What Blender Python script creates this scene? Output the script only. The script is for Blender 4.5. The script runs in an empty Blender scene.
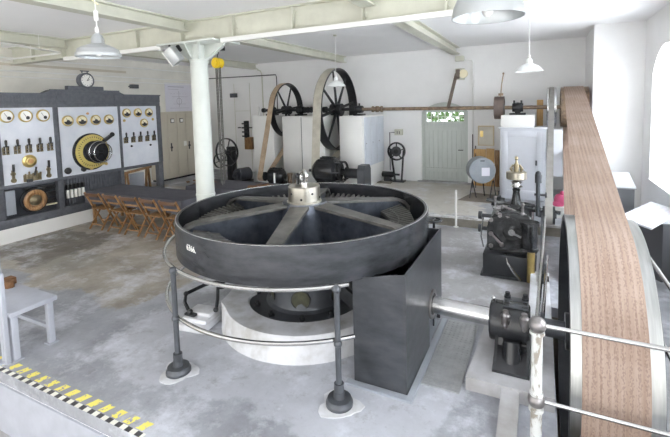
import bpy, bmesh, math, random
from mathutils import Vector, Matrix
random.seed(7)
PI = math.pi
SC = bpy.context.scene
COL = SC.collection
def R(d): return math.radians(d)

# ---------------------------------------------------------------- materials
def mat(name, col, rough=.5, metal=0., var=.0, scale=6., col2=None, bump=0., bscale=60., spec=.5, emit=None, stretch=(1,1,1), detail=6., lo=.35, hi=.65, coat=0.):
    m = bpy.data.materials.new(name); m.use_nodes = True
    nt = m.node_tree; b = nt.nodes['Principled BSDF']
    c = (*col, 1)
    b.inputs['Base Color'].default_value = c
    b.inputs['Roughness'].default_value = rough
    b.inputs['Metallic'].default_value = metal
    b.inputs['Specular IOR Level'].default_value = spec
    b.inputs['Coat Weight'].default_value = coat
    tc = nt.nodes.new('ShaderNodeTexCoord')
    mp = nt.nodes.new('ShaderNodeMapping'); mp.inputs['Scale'].default_value = stretch
    nt.links.new(tc.outputs['Object'], mp.inputs['Vector'])
    if col2 is None and var:
        col2 = tuple(max(0, x * (1 - var)) for x in col)
    if col2:
        n = nt.nodes.new('ShaderNodeTexNoise'); n.inputs['Scale'].default_value = scale; n.inputs['Detail'].default_value = detail
        n.inputs['Roughness'].default_value = .6
        r = nt.nodes.new('ShaderNodeValToRGB')
        r.color_ramp.elements[0].position = lo; r.color_ramp.elements[1].position = hi
        r.color_ramp.elements[0].color = (*col2, 1); r.color_ramp.elements[1].color = c
        nt.links.new(mp.outputs['Vector'], n.inputs['Vector'])
        nt.links.new(n.outputs['Fac'], r.inputs['Fac']); nt.links.new(r.outputs['Color'], b.inputs['Base Color'])
    if bump:
        n2 = nt.nodes.new('ShaderNodeTexNoise'); n2.inputs['Scale'].default_value = bscale; n2.inputs['Detail'].default_value = 4
        bp = nt.nodes.new('ShaderNodeBump'); bp.inputs['Strength'].default_value = bump; bp.inputs['Distance'].default_value = .01
        nt.links.new(mp.outputs['Vector'], n2.inputs['Vector'])
        nt.links.new(n2.outputs['Fac'], bp.inputs['Height']); nt.links.new(bp.outputs['Normal'], b.inputs['Normal'])
    if emit:
        b.inputs['Emission Color'].default_value = (*emit[:3], 1); b.inputs['Emission Strength'].default_value = emit[3]
    return m

M = {}
M['wall'] = mat('white_plaster', (.86,.86,.86), .9, var=.05, scale=1.2, bump=.15, bscale=12)
M['wallL'] = mat('cream_plaster', (.82,.80,.74), .9, var=.12, scale=1.5, bump=.15, bscale=12)
M['ceil'] = mat('ceiling_white', (.90,.90,.91), .95, var=.03, scale=1.)
M['beam'] = mat('cream_grey_paint', (.62,.62,.53), .5, var=.12, scale=3., bump=.1)
M['colp'] = mat('pale_green_white_paint', (.62,.65,.61), .4, var=.06, scale=4.)
M['whitep'] = mat('white_paint', (.82,.82,.80), .35, var=.04, scale=3.)
M['bluew'] = mat('blue_white_paint', (.60,.62,.67), .45, var=.05, scale=3.)
M['palegrey'] = mat('pale_blue_grey_paint', (.44,.46,.52), .5, var=.12, scale=5.)
M['greypanel'] = mat('grey_sheet_metal', (.40,.43,.48), .4, .2, var=.1, scale=3.)
M['black'] = mat('black_enamel', (.026,.028,.032), .27, .0, var=.3, scale=8., bump=.12, bscale=40)
M['castiron'] = mat('worn_cast_iron', (.05,.053,.058), .33, .5, col2=(.022,.024,.028), scale=5., bump=.15, bscale=50, lo=.3, hi=.7)
M['rimiron'] = mat('brushed_rim_iron', (.095,.10,.11), .25, .55, col2=(.042,.045,.052), scale=3.5, bump=.12, bscale=30, stretch=(1,1,3), lo=.3, hi=.72)
M['housing'] = mat('scratched_sheet_iron', (.10,.105,.118), .3, .5, col2=(.055,.06,.068), scale=4., bump=.1, bscale=30, stretch=(1,1,2.5), detail=12., lo=.3, hi=.72)
M['cast_shiny'] = mat('oiled_cast_iron', (.13,.135,.14), .22, .75, col2=(.04,.042,.045), scale=9., bump=.3, bscale=25)
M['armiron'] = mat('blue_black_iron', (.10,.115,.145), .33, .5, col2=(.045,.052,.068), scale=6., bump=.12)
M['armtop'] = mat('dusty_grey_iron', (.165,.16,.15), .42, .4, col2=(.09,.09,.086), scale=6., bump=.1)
M['darkgrey'] = mat('dark_grey_paint', (.055,.06,.068), .38, .3, var=.2, scale=6.)
M['midgrey'] = mat('grey_paint', (.085,.092,.105), .38, .25, var=.2, scale=8.)
M['board'] = mat('board_grey_paint', (.115,.122,.14), .5, .0, col2=(.08,.087,.102), scale=14., bump=.1)
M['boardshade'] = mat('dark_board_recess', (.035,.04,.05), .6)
M['marble'] = mat('pale_marble', (.72,.74,.79), .22, .0, col2=(.60,.63,.70), scale=3., lo=.3, hi=.7)
M['steel'] = mat('polished_steel', (.62,.62,.62), .22, 1., var=.12, scale=8.)
M['brush'] = mat('brushed_steel', (.50,.51,.50), .36, 1., var=.2, scale=3., stretch=(14,1,1))
M['bronze'] = mat('dull_bronze', (.30,.25,.16), .35, .8, var=.3, scale=12.)
M['brass'] = mat('brass', (.66,.50,.20), .3, .85, var=.2, scale=10.)
M['yellowdial'] = mat('yellow_enamel', (.62,.50,.15), .4, .3, var=.15, scale=8.)
M['dial'] = mat('cream_dial', (.86,.80,.58), .5)
M['dialw'] = mat('white_dial', (.88,.87,.83), .5)
M['copper'] = mat('copper', (.55,.30,.14), .3, .8, var=.2, scale=8.)
M['rust'] = mat('worn_rusty_shaft', (.34,.25,.17), .4, .6, col2=(.16,.12,.09), scale=10.)
M['wood'] = mat('varnished_brown_wood', (.42,.24,.10), .4, 0, col2=(.17,.085,.035), scale=5., stretch=(6,6,1))
M['pine'] = mat('pine_plank', (.62,.40,.17), .5, 0, col2=(.50,.29,.10), scale=4., stretch=(8,8,1))
M['cloth'] = mat('charcoal_cloth', (.095,.095,.115), .9, 0, var=.2, scale=5., bump=.4, bscale=12)
M['rubber'] = mat('black_rubber', (.015,.015,.016), .6)
M['plastic'] = mat('black_plastic', (.02,.02,.022), .4)
M['cream'] = mat('cream_cabinet_paint', (.60,.55,.45), .45, var=.06, scale=3.)
M['door'] = mat('grey_green_door_paint', (.57,.61,.58), .5, var=.08, scale=4., stretch=(5,1,.6))
M['paper'] = mat('pale_paper', (.74,.73,.80), .8, var=.04, scale=2.)
M['ink'] = mat('faint_ink', (.42,.40,.46), .8)
M['alu'] = mat('aluminium_shade', (.50,.52,.53), .35, .6, var=.08, scale=6.)
M['enamel'] = mat('white_enamel_shade', (.82,.84,.84), .25, var=.03, scale=5.)
M['chain'] = mat('dull_chain', (.16,.16,.155), .45, .7)
M['yellow'] = mat('bright_yellow_paint', (.95,.66,.02), .4)
M['leather'] = mat('brown_leather_belt', (.50,.38,.27), .65, 0, col2=(.34,.25,.17), scale=5.)
M['creambelt'] = mat('cream_canvas_belt', (.58,.55,.47), .7, 0, col2=(.45,.42,.35), scale=5.)
M['darkbelt'] = mat('dark_leather_belt', (.22,.18,.15), .6, var=.2)
M['ballsteel'] = mat('tarnished_ball_steel', (.33,.31,.31), .35, .8, var=.3, scale=20.)
M['chipped'] = mat('chipped_white_paint', (.62,.63,.62), .5, 0, col2=(.30,.27,.23), scale=20., stretch=(1,1,.4), lo=.40, hi=.47)
M['glass'] = mat('clear_glass', (.9,.95,1.), .02)
_b = M['glass'].node_tree.nodes['Principled BSDF']; _b.inputs['Transmission Weight'].default_value = 1.; _b.inputs['IOR'].default_value = 1.05
M['leaf'] = mat('green_foliage', (.20,.34,.12), .7, var=.5, scale=9.)
M['pink'] = mat('pink_cloth', (.72,.12,.26), .8)
M['bulb'] = mat('lamp_glass', (.9,.9,.88), .3)
M['tread'] = mat('tread_plate', (.42,.43,.44), .4, .4, var=.2, scale=8.)
M['white_mark'] = mat('white_marking_paint', (.85,.85,.82), .6)
M['yellow_mark'] = mat('yellow_marking_paint', (.90,.78,.10), .6, col2=(.60,.56,.30), scale=16., lo=.25, hi=.4)
M['black_mark'] = mat('black_marking_paint', (.05,.05,.055), .6)
M['brownmat'] = mat('brown_floor_mat', (.20,.17,.14), .9, var=.2, scale=8.)
M['wornflap'] = mat('dry_brown_leaves', (.22,.11,.05), .8, var=.4, scale=14.)

def big_belt_mat():
    m = mat('woven_brown_belt', (.42,.32,.27), .7)
    nt = m.node_tree; b = nt.nodes['Principled BSDF']; L = nt.links
    tc = nt.nodes.new('ShaderNodeTexCoord')
    def nz(sc, det):
        mp = nt.nodes.new('ShaderNodeMapping'); mp.inputs['Scale'].default_value = sc
        n = nt.nodes.new('ShaderNodeTexNoise'); n.inputs['Scale'].default_value = 1.; n.inputs['Detail'].default_value = det
        L.new(tc.outputs['Object'], mp.inputs['Vector']); L.new(mp.outputs['Vector'], n.inputs['Vector']); return n.outputs['Fac']
    def ramp(f, p0, c0, p1, c1):
        r = nt.nodes.new('ShaderNodeValToRGB'); e = r.color_ramp.elements
        e[0].position = p0; e[0].color = (*c0,1); e[1].position = p1; e[1].color = (*c1,1); L.new(f, r.inputs['Fac']); return r.outputs['Color']
    def mul(a, c, f):
        mx = nt.nodes.new('ShaderNodeMix'); mx.data_type = 'RGBA'; mx.blend_type = 'MULTIPLY'; mx.inputs[0].default_value = f
        L.new(a, mx.inputs[6]); L.new(c, mx.inputs[7]); return mx.outputs[2]
    c = ramp(nz((60,1.2,1.2),6), .32, (.29,.205,.16), .66, (.375,.285,.235))
    c = mul(c, ramp(nz((1.2,3,3),8), .35, (.84,.80,.76), .6, (1,1,1)), .8)
    sep = nt.nodes.new('ShaderNodeSeparateXYZ'); L.new(tc.outputs['Object'], sep.inputs[0])
    w = nt.nodes.new('ShaderNodeMath'); w.operation = 'MULTIPLY'; w.inputs[1].default_value = 2*PI/.042; L.new(sep.outputs[0], w.inputs[0])
    sn = nt.nodes.new('ShaderNodeMath'); sn.operation = 'SINE'; L.new(w.outputs[0], sn.inputs[0])
    a_ = nt.nodes.new('ShaderNodeMath'); a_.operation = 'MULTIPLY_ADD'; a_.inputs[1].default_value = .09; L.new(sn.outputs[0], a_.inputs[0]); L.new(nz((120,55,55),2), a_.inputs[2])
    c = mul(c, ramp(a_.outputs[0], .53, (1,1,1), .60, (.60,.56,.55)), .6)
    L.new(c, b.inputs['Base Color']); return m
M['bigbelt'] = big_belt_mat()

def floor_mat():
    m = bpy.data.materials.new('painted_concrete_floor'); m.use_nodes = True
    nt = m.node_tree; b = nt.nodes['Principled BSDF']; L = nt.links
    tc = nt.nodes.new('ShaderNodeTexCoord')
    def noise(scale, detail=8, rough=.65, st=(1,1,1)):
        mp = nt.nodes.new('ShaderNodeMapping'); mp.inputs['Scale'].default_value = st
        n = nt.nodes.new('ShaderNodeTexNoise'); n.inputs['Scale'].default_value = scale; n.inputs['Detail'].default_value = detail; n.inputs['Roughness'].default_value = rough
        L.new(tc.outputs['Object'], mp.inputs['Vector']); L.new(mp.outputs['Vector'], n.inputs['Vector']); return n.outputs['Fac']
    def ramp(fac, p0, c0, p1, c1):
        r = nt.nodes.new('ShaderNodeValToRGB'); e = r.color_ramp.elements
        e[0].position = p0; e[0].color = (*c0, 1); e[1].position = p1; e[1].color = (*c1, 1)
        L.new(fac, r.inputs['Fac']); return r.outputs['Color']
    def mixc(f, a, c):
        x = nt.nodes.new('ShaderNodeMix'); x.data_type = 'RGBA'
        if isinstance(f, float): x.inputs[0].default_value = f
        else: L.new(f, x.inputs[0])
        L.new(a, x.inputs[6]); L.new(c, x.inputs[7]); return x.outputs[2]
    def mth(op, a, c=None, clamp=False):
        x = nt.nodes.new('ShaderNodeMath'); x.operation = op; x.use_clamp = clamp
        for i, v in enumerate((a, c)):
            if v is None: continue
            if isinstance(v, (int, float)): x.inputs[i].default_value = v
            else: L.new(v, x.inputs[i])
        return x.outputs[0]
    sep = nt.nodes.new('ShaderNodeSeparateXYZ'); L.new(tc.outputs['Object'], sep.inputs[0])
    X, Y = sep.outputs[0], sep.outputs[1]
    wob = mth('MULTIPLY', mth('SUBTRACT', noise(1.3, 6), .5), 1.3)
    Xw = mth('ADD', X, wob); Yw = mth('ADD', Y, wob)
    def box(x0, x1, y0, y1, soft=.08):
        def edge(v, a, s):
            return mth('MULTIPLY', mth('SUBTRACT', v, a), s / soft, False)
        f = mth('MINIMUM', edge(Xw, x0, 1), edge(Xw, x1, -1)); f2 = mth('MINIMUM', edge(Yw, y0, 1), edge(Yw, y1, -1))
        return mth('MINIMUM', mth('MAXIMUM', mth('MINIMUM', f, f2), 0), 1)
    base = ramp(noise(.9, 12, .7), .34, (.21,.215,.235), .64, (.40,.415,.455))
    # brown worn screed on the switchboard side, darker patch beside the board and grey repair
    brown = ramp(noise(2.2, 9), .3, (.24,.21,.17), .7, (.45,.42,.36))
    c = mixc(mth('MULTIPLY', box(-12, -4.6, 3.35, 9.), .95), base, brown)
    c = mixc(mth('MULTIPLY', box(-9.3, -7.4, 3.6, 5.3), .95), c, ramp(noise(2.4), .35, (.13,.12,.105), .7, (.24,.22,.19)))
    c = mixc(mth('MULTIPLY', box(-7.6, -6.5, 3.6, 4.5), .5), c, ramp(noise(2.4), .35, (.22,.22,.20), .7, (.33,.32,.29)))
    c = mixc(mth('MULTIPLY', box(-5.0, -1.0, 8.5, 12.1), .8), c, ramp(noise(1.5), .35, (.44,.40,.33), .7, (.64,.61,.55)))
    c = mixc(mth('MULTIPLY', box(-2.4, .2, 4.9, 8.3), .6), c, ramp(noise(1.5), .35, (.30,.28,.26), .7, (.44,.43,.42)))
    # white lime bloom, fine stains
    pale = nt.nodes.new('ShaderNodeRGB'); pale.outputs[0].default_value = (.66,.68,.74,1)
    c = mixc(mth('MULTIPLY', mth('MULTIPLY', mth('SUBTRACT', noise(1.6, 12, .72), .5), 7., True), .7), c, pale.outputs[0])
    c = mixc(mth('MULTIPLY', box(-4.3, -.6, 2.5, 3.6), .35), c, pale.outputs[0])
    dk = nt.nodes.new('ShaderNodeRGB'); dk.outputs[0].default_value = (.20,.19,.19,1)
    c = mixc(mth('MULTIPLY', mth('MULTIPLY', mth('SUBTRACT', noise(5., 12, .75), .55), 8., True), .5), c, dk.outputs[0])
    c = mixc(mth('MULTIPLY', mth('MULTIPLY', mth('SUBTRACT', noise(16., 12, .8), .56), 9., True), .4), c, dk.outputs[0])
    c = mixc(mth('MULTIPLY', mth('MULTIPLY', mth('SUBTRACT', noise(9., 12, .8, (1,.3,1)), .60), 12., True), .5), c, pale.outputs[0])
    def rgb(*v):
        q = nt.nodes.new('ShaderNodeRGB'); q.outputs[0].default_value = (*v, 1); return q.outputs[0]
    def band(v, a, e):
        return mth('MULTIPLY', mth('GREATER_THAN', v, a), mth('LESS_THAN', v, e))
    left = mth('LESS_THAN', X, -2.72)
    fr = mth('FRACT', mth('DIVIDE', mth('SUBTRACT', mth('ADD', X, 20), mth('MULTIPLY', Y, .35)), .155))
    worn = mth('GREATER_THAN', noise(22., 4), .44)
    dash = mth('MULTIPLY', mth('MULTIPLY', mth('MULTIPLY', band(Y, 2.035, 2.125), mth('LESS_THAN', fr, .5)), left), worn)
    c = mixc(dash, c, rgb(.88,.78,.16))
    fr2 = mth('FRACT', mth('DIVIDE', mth('ADD', X, 20), .115))
    chk = mth('MULTIPLY', band(Y, 1.98, 2.025), left)
    c = mixc(mth('MULTIPLY', chk, mth('LESS_THAN', fr2, .5)), c, rgb(.82,.82,.74))
    c = mixc(mth('MULTIPLY', chk, mth('GREATER_THAN', fr2, .5)), c, rgb(.06,.06,.065))
    L.new(c, b.inputs['Base Color'])
    r = ramp(noise(3.), .3, (.35,)*3, .7, (.62,)*3); L.new(r, b.inputs['Roughness'])
    bp = nt.nodes.new('ShaderNodeBump'); bp.inputs['Strength'].default_value = .25; bp.inputs['Distance'].default_value = .01
    L.new(noise(18., 8), bp.inputs['Height']); L.new(bp.outputs['Normal'], b.inputs['Normal'])
    return m
M['floor'] = floor_mat()
M['concrete'] = mat('whitewashed_concrete', (.66,.67,.70), .8, 0, col2=(.40,.39,.37), scale=3.2, bump=.3, bscale=20, lo=.28, hi=.55, detail=10.)
M['concgrey'] = mat('grey_concrete', (.46,.46,.48), .7, 0, col2=(.30,.29,.28), scale=2.6, bump=.3, bscale=20, lo=.3, hi=.65, detail=10.)

# ---------------------------------------------------------------- mesh helpers
def V(*a): return Vector(a)
AX = {'x': Matrix.Rotation(PI/2, 4, 'Y'), 'y': Matrix.Rotation(-PI/2, 4, 'X'), 'z': Matrix.Identity(4)}
class MB:
    def __init__(s): s.bm = bmesh.new()
    def box(s, x0, x1, y0, y1, z0, z1, bev=0., mtx=None):
        r = bmesh.ops.create_cube(s.bm, size=1); vs = r['verts']
        for v in vs: v.co = Vector(((x0+x1)/2 + v.co.x*(x1-x0), (y0+y1)/2 + v.co.y*(y1-y0), (z0+z1)/2 + v.co.z*(z1-z0)))
        if bev:
            es = list({e for v in vs for e in v.link_edges})
            o = bmesh.ops.bevel(s.bm, geom=es, offset=bev, segments=2, affect='EDGES', profile=.5)
            vs = list({v for f in o['faces'] for v in f.verts} | {v for v in vs if v.is_valid})
        if mtx: bmesh.ops.transform(s.bm, matrix=mtx, verts=[v for v in vs if v.is_valid])
        return s
    def bar(s, p0, p1, w, h, up=(0,0,1), bev=0.):
        p0, p1 = Vector(p0), Vector(p1); d = p1 - p0; L = d.length; d.normalize()
        u = Vector(up)
        if abs(d.dot(u)) > .98: u = Vector((1,0,0))
        sx = d.cross(u).normalized(); u2 = sx.cross(d).normalized()
        m = Matrix((sx, d, u2)).transposed().to_4x4(); m.translation = (p0 + p1) / 2
        return s.box(-w/2, w/2, -L/2, L/2, -h/2, h/2, bev, m)
    def cyl(s, p0, p1, r, r2=None, seg=20, caps=True):
        p0, p1 = Vector(p0), Vector(p1); d = p1 - p0; L = d.length
        m = d.to_track_quat('Z', 'Y').to_matrix().to_4x4(); m.translation = (p0 + p1) / 2
        bmesh.ops.create_cone(s.bm, cap_ends=caps, segments=seg, radius1=r, radius2=r if r2 is None else r2, depth=L, matrix=m)
        return s
    def lathe(s, c, prof, seg=32, axis='z', mtx=None, closed=False):
        m = (mtx or AX[axis]).copy(); m = Matrix.Translation(Vector(c)) @ m.to_3x3().to_4x4()
        rings = []
        for r, z in prof:
            if r < 1e-6: rings.append([s.bm.verts.new(m @ Vector((0,0,z)))])
            else: rings.append([s.bm.verts.new(m @ Vector((r*math.cos(2*PI*i/seg), r*math.sin(2*PI*i/seg), z))) for i in range(seg)])
        pairs = list(zip(rings, rings[1:])) + ([(rings[-1], rings[0])] if closed else [])
        for a, b in pairs:
            for i in range(seg):
                j = (i+1) % seg
                try:
                    if len(a) == 1 and len(b) == 1: break
                    if len(a) == 1: s.bm.faces.new((a[0], b[j], b[i]))
                    elif len(b) == 1: s.bm.faces.new((a[i], a[j], b[0]))
                    else: s.bm.faces.new((a[i], a[j], b[j], b[i]))
                except ValueError: pass
        return s
    def ring(s, c, r0, r1, h0, h1, seg=48, axis='z'):
        return s.lathe(c, [(r0,h0),(r1,h0),(r1,h1),(r0,h1)], seg, axis, closed=True)
    def sphere(s, c, r, seg=16, sc=(1,1,1)):
        m = Matrix.Translation(Vector(c)) @ Matrix.Diagonal((*sc, 1))
        bmesh.ops.create_uvsphere(s.bm, u_segments=seg, v_segments=max(6, seg//2+2), radius=r, matrix=m); return s
    def tube(s, pts, r, seg=8, closed=False):
        P = [Vector(p) for p in pts]; n = len(P); rings = []
        prev = None
        for i in range(n):
            if closed: t = (P[(i+1) % n] - P[i-1]).normalized()
            else: t = (P[min(i+1, n-1)] - P[max(i-1, 0)]).normalized()
            if prev is None:
                u = Vector((0,0,1)) if abs(t.z) < .9 else Vector((1,0,0))
                u = (u - t*u.dot(t)).normalized()
            else:
                u = (prev - t*prev.dot(t)).normalized()
            prev = u; w = t.cross(u)
            rings.append([s.bm.verts.new(P[i] + (u*math.cos(2*PI*k/seg) + w*math.sin(2*PI*k/seg))*r) for k in range(seg)])
        rr = list(zip(rings, rings[1:])) + ([(rings[-1], rings[0])] if closed else [])
        for a, b in rr:
            for k in range(seg):
                try: s.bm.faces.new((a[k], a[(k+1) % seg], b[(k+1) % seg], b[k]))
                except ValueError: pass
        if not closed:
            for q in (rings[0], rings[-1]):
                try: s.bm.faces.new(q)
                except ValueError: pass
        return s
    def prism(s, pts, axis, a, b):
        """polygon pts in the plane across axis, extruded from a to b. x:(y,z) y:(x,z) z:(x,y)"""
        def co(p, t):
            return {'x': (t, p[0], p[1]), 'y': (p[0], t, p[1]), 'z': (p[0], p[1], t)}[axis]
        A = [s.bm.verts.new(co(p, a)) for p in pts]; B = [s.bm.verts.new(co(p, b)) for p in pts]
        n = len(pts)
        s.bm.faces.new(A); s.bm.faces.new(B[::-1])
        for i in range(n): s.bm.faces.new((A[i], B[i], B[(i+1) % n], A[(i+1) % n]))
        return s
    def build(s, name, m, parent=None, smooth=True):
        bmesh.ops.recalc_face_normals(s.bm, faces=s.bm.faces[:])
        org = parent_origin(parent)
        if parent is None and name not in ('floor',):
            pass
        if org.length: bmesh.ops.translate(s.bm, verts=s.bm.verts[:], vec=-org)
        me = bpy.data.meshes.new(name); s.bm.to_mesh(me); s.bm.free()
        me.materials.append(M[m] if isinstance(m, str) else m)
        if smooth:
            me.polygons.foreach_set('use_smooth', [True]*len(me.polygons))
            try: me.set_sharp_from_angle(angle=R(31))
            except Exception: pass
        o = bpy.data.objects.new(name, me); COL.objects.link(o); o.parent = parent
        return o
def parent_origin(p):
    v = Vector((0,0,0))
    while p is not None:
        v = v + p.location; p = p.parent
    return v
def tag(o, label, cat, group=None, kind=None):
    if label: o['label'] = label
    if cat: o['category'] = cat
    if group: o['group'] = group
    if kind: o['kind'] = kind
    return o
def thing(name, label, cat, loc, group=None):
    o = bpy.data.objects.new(name, None); COL.objects.link(o); o.location = loc; o.empty_display_size = .1
    return tag(o, label, cat, group)
def struct(mb, name, m, parent=None, smooth=False):
    o = mb.build(name, m, parent, smooth)
    if parent is None: o['kind'] = 'structure'
    return o
def kids(o): return [c for c in COL.objects if c.parent == o]
def copy_tree(o, parent=None):
    c = o.copy(); COL.objects.link(c); c.parent = parent
    for ch in kids(o): copy_tree(ch, c)
    return c
def plabel(o, t): o['label'] = t; return o

# ---------------------------------------------------------------- room shell
XL, XR, YR, ZC, ZF = -11.3, 1.87, 12.0, 4.05, .2
YE = 1.98                                        # front edge of the hall floor
PX0, PX1, PY0, PY1 = .145, .84, 2.6, 5.45          # wheel pit
f = MB()
f.box(XL, PX0, YE, 8.43, -.12, 0); f.box(PX1, XR+.5, YE, 8.43, -.12, 0)
f.box(PX0, PX1, YE, PY0, -.12, 0); f.box(PX0, PX1, PY1, 8.43, -.12, 0)
struct(f, 'floor', 'floor')
f = MB(); f.box(XL, XR+.5, 8.43, YR+.4, -.12, ZF)
tag(struct(f, 'trim_1', 'floor'), 'raised rear floor with a curb edge', None, kind='structure')
f = MB(); f.box(XL, XR, 8.405, 8.43, 0, .165); struct(f, 'trim_5', mat('brown_grey_curb_face', (.30,.28,.24), .8, var=.35, scale=3.))
f = MB(); f.box(XL, XR, 8.40, 8.47, .165, .204); struct(f, 'trim_6', mat('worn_white_curb_edge', (.66,.66,.66), .7, 0, col2=(.38,.37,.35), scale=7., lo=.35, hi=.55))
f = MB(); f.box(PX0-.2, PX0, PY0-.2, PY1+.2, -1.1, -.121); f.box(PX1, PX1+.2, PY0-.2, PY1+.2, -1.1, -.121)
f.box(PX0, PX1, PY0-.2, PY0, -1.1, -.121); f.box(PX0, PX1, PY1, PY1+.2, -1.1, -.121); f.box(PX0-.2, PX1+.2, PY0-.2, PY1+.2, -1.2, -1.1)
struct(f, 'trim_2', 'brownmat')
f = MB(); f.box(XL, XR+.5, -3.5, YE-.02, -.75, -.62); struct(f, 'floor', 'concgrey').name = 'floor_lower'
bpy.data.objects['floor_lower'].name = 'trim_3'
f = MB(); f.prism([(YE-.02,-.62),(YE,-.62),(YE,-.121),(YE-.02,-.121)], 'x', XL, XR+.5); struct(f, 'trim_4', 'palegrey')
f = MB(); f.box(XL, -4.9, YE-.1, YE-.02, -.62, -.02)
c = MB(); c.box(XL-.2, XR+1, -3.5, YR+.4, ZC, ZC+.15); struct(c, 'ceiling', 'ceil')
w = MB(); w.box(XL-.2, XL, -3.5, YR+.4, -.8, ZC); struct(w, 'wall_left', 'wallL')
# rear wall with the arched door opening
DX0, DX1, DS, DA = -3.17, -1.84, 2.27, 2.53
def arch(x0, x1, zs, zt, n=14):
    cx = (x0+x1)/2; hw = (x1-x0)/2; rise = zt-zs; rad = (hw*hw+rise*rise)/(2*rise); cz = zt-rad; a0 = math.asin(hw/rad)
    return [(cx+rad*math.sin(t), cz+rad*math.cos(t)) for t in [a0 - 2*a0*i/n for i in range(n+1)]]   # from x1 side to x0
ar = arch(DX0, DX1, DS, DA)
w = MB()
w.box(XL-.2, DX0, YR, YR+.4, 0, ZC); w.box(DX1, XR+.5, YR, YR+.4, 0, ZC)
w.prism([(DX0, ZC), (DX1, ZC)] + ar, 'y', YR, YR+.4)
struct(w, 'wall_rear', 'wall')
w = MB(); w.box(.98, XR+.3, 10.2, YR, 0, ZC); struct(w, 'wall_pier', 'wall')
# right wall with three arched windows
w = MB(); prev = -3.5
WIN = [(-.3, 1.4), (2.7, 4.4), (5.2, 6.9), (7.86, 9.56)]
for y0, y1 in WIN:
    w.box(XR, XR+.45, prev, y0, -.8, ZC)
    w.box(XR, XR+.45, y0, y1, -.8, .95)
    w.prism([(y0, ZC), (y1, ZC)] + arch(y0, y1, 2.95, 3.42), 'x', XR, XR+.45); prev = y1
w.box(XR, XR+.45, prev, YR+.4, -.8, ZC)
struct(w, 'wall_right', 'wall')
for k, (y0, y1) in enumerate(WIN):
    root = bpy.data.objects.new('window_%d' % (k+1), None); COL.objects.link(root); root.location = (XR+.4, (y0+y1)/2, .95); root['kind'] = 'structure'
    g = MB(); X = XR+.36
    g.box(X, X+.05, y0, y0+.06, .95, 3.0); g.box(X, X+.05, y1-.06, y1, .95, 3.0); g.box(X, X+.05, y0+.06, y1-.06, .95, 1.02)
    for t in (1/3, 2/3): g.box(X+.01, X+.04, y0+(y1-y0)*t-.02, y0+(y1-y0)*t+.02, 1.02, 3.22)
    for z in (1.55, 2.1, 2.65): g.box(X+.012, X+.038, y0+.06, y1-.06, z-.015, z+.015)
    g.build('window_frame', 'whitep', root, False)
    g = MB(); g.box(X+.02, X+.026, y0+.06, y1-.06, 1.02, 2.98); g.build('window_pane', 'glass', root, False)
    g = MB(); g.box(XR-.02, XR+.36, y0, y1, .951, .98, .005); g.build('window_sill', 'whitep', root, False)

# door
droot = bpy.data.objects.new('door_1', None); COL.objects.link(droot); droot.location = (-2.5, YR+.1, ZF); droot['kind'] = 'structure'
g = MB(); Y = YR+.14
g.box(DX0, DX0+.07, Y-.03, Y+.07, ZF, DS); g.box(DX1-.07, DX1, Y-.03, Y+.07, ZF, DS)
g.prism([(DX0, DS-.02), (DX1, DS-.02)] + ar, 'y', Y-.02, Y+.05)
g.box(DX0+.07, DX1-.07, Y, Y+.05, 1.90, 1.97); g.box(DX0+.07, DX0+.13, Y, Y+.05, 1.97, DS); g.box(DX1-.13, DX1-.07, Y, Y+.05, 1.97, DS)
g.build('door_frame', 'door', droot, False)
g = MB(); n = 9; wd = (DX1-DX0-.14)/n
for i in range(n): g.box(DX0+.07+wd*i+.004, DX0+.07+wd*(i+1)-.004, Y+.005, Y+.04, ZF+.02, 1.90, .004)
g.box(DX0+.07, DX1-.07, Y+.02, Y+.045, ZF+.02, 1.9)
g.build('door_leaf', 'door', droot, False)
g = MB(); g.box(DX0+.09, DX1-.09, Y-.02, Y+.004, .50, .61, .004); g.box(DX0+.09, DX1-.09, Y-.02, Y+.004, 1.72, 1.83, .004)
g.build('door_batten', 'door', droot, False)
g = MB(); g.cyl((DX1-.16, Y+.01, 1.15), (DX1-.16, Y-.05, 1.15), .012); g.cyl((DX1-.16, Y-.05, 1.15), (DX1-.28, Y-.05, 1.15), .011); g.build('door_handle', 'castiron', droot)
g = MB()
for i in range(7):
    x = DX0+.07+(DX1-DX0-.14)*i/6; g.box(x-.012, x+.012, Y+.01, Y+.03, 1.97, 2.25)
g.box(DX0+.07, DX1-.07, Y+.01, Y+.03, 2.10, 2.118); g.build('window_bar', 'whitep', droot, False)
g = MB(); g.box(DX0+.07, DX1-.07, Y+.018, Y+.022, 1.97, 2.25); g.build('window_pane', 'glass', droot, False)
g = MB(); g.box(DX0-.1, DX1+.1, YR-.10, YR+.1, ZF, ZF+.035); g.build('threshold', 'concgrey', droot, False)
# garden outside the door
for i in range(3):
    g = MB()
    for _ in range(150):
        p = Vector((-3.1+i*.62+random.uniform(-.28,.28), 13.2+random.random()*.8, 2.1+random.gauss(0, .35)))
        q = Matrix.Rotation(random.random()*6.28, 4, Vector((random.random(), random.random(), random.random()+.01)).normalized())
        g.box(-.07, .07, -.045, .045, -.002, .002, 0, Matrix.Translation(p) @ q)
    g.cyl((-3.1+i*.62, 13.6, 0), (-3.1+i*.62, 13.6, 2.1), .03)
    tag(g.build('garden_bush', 'leaf', None, False), 'green foliage seen through the %s panes of the door window' % ('left', 'middle', 'right')[i], 'bush')

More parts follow.
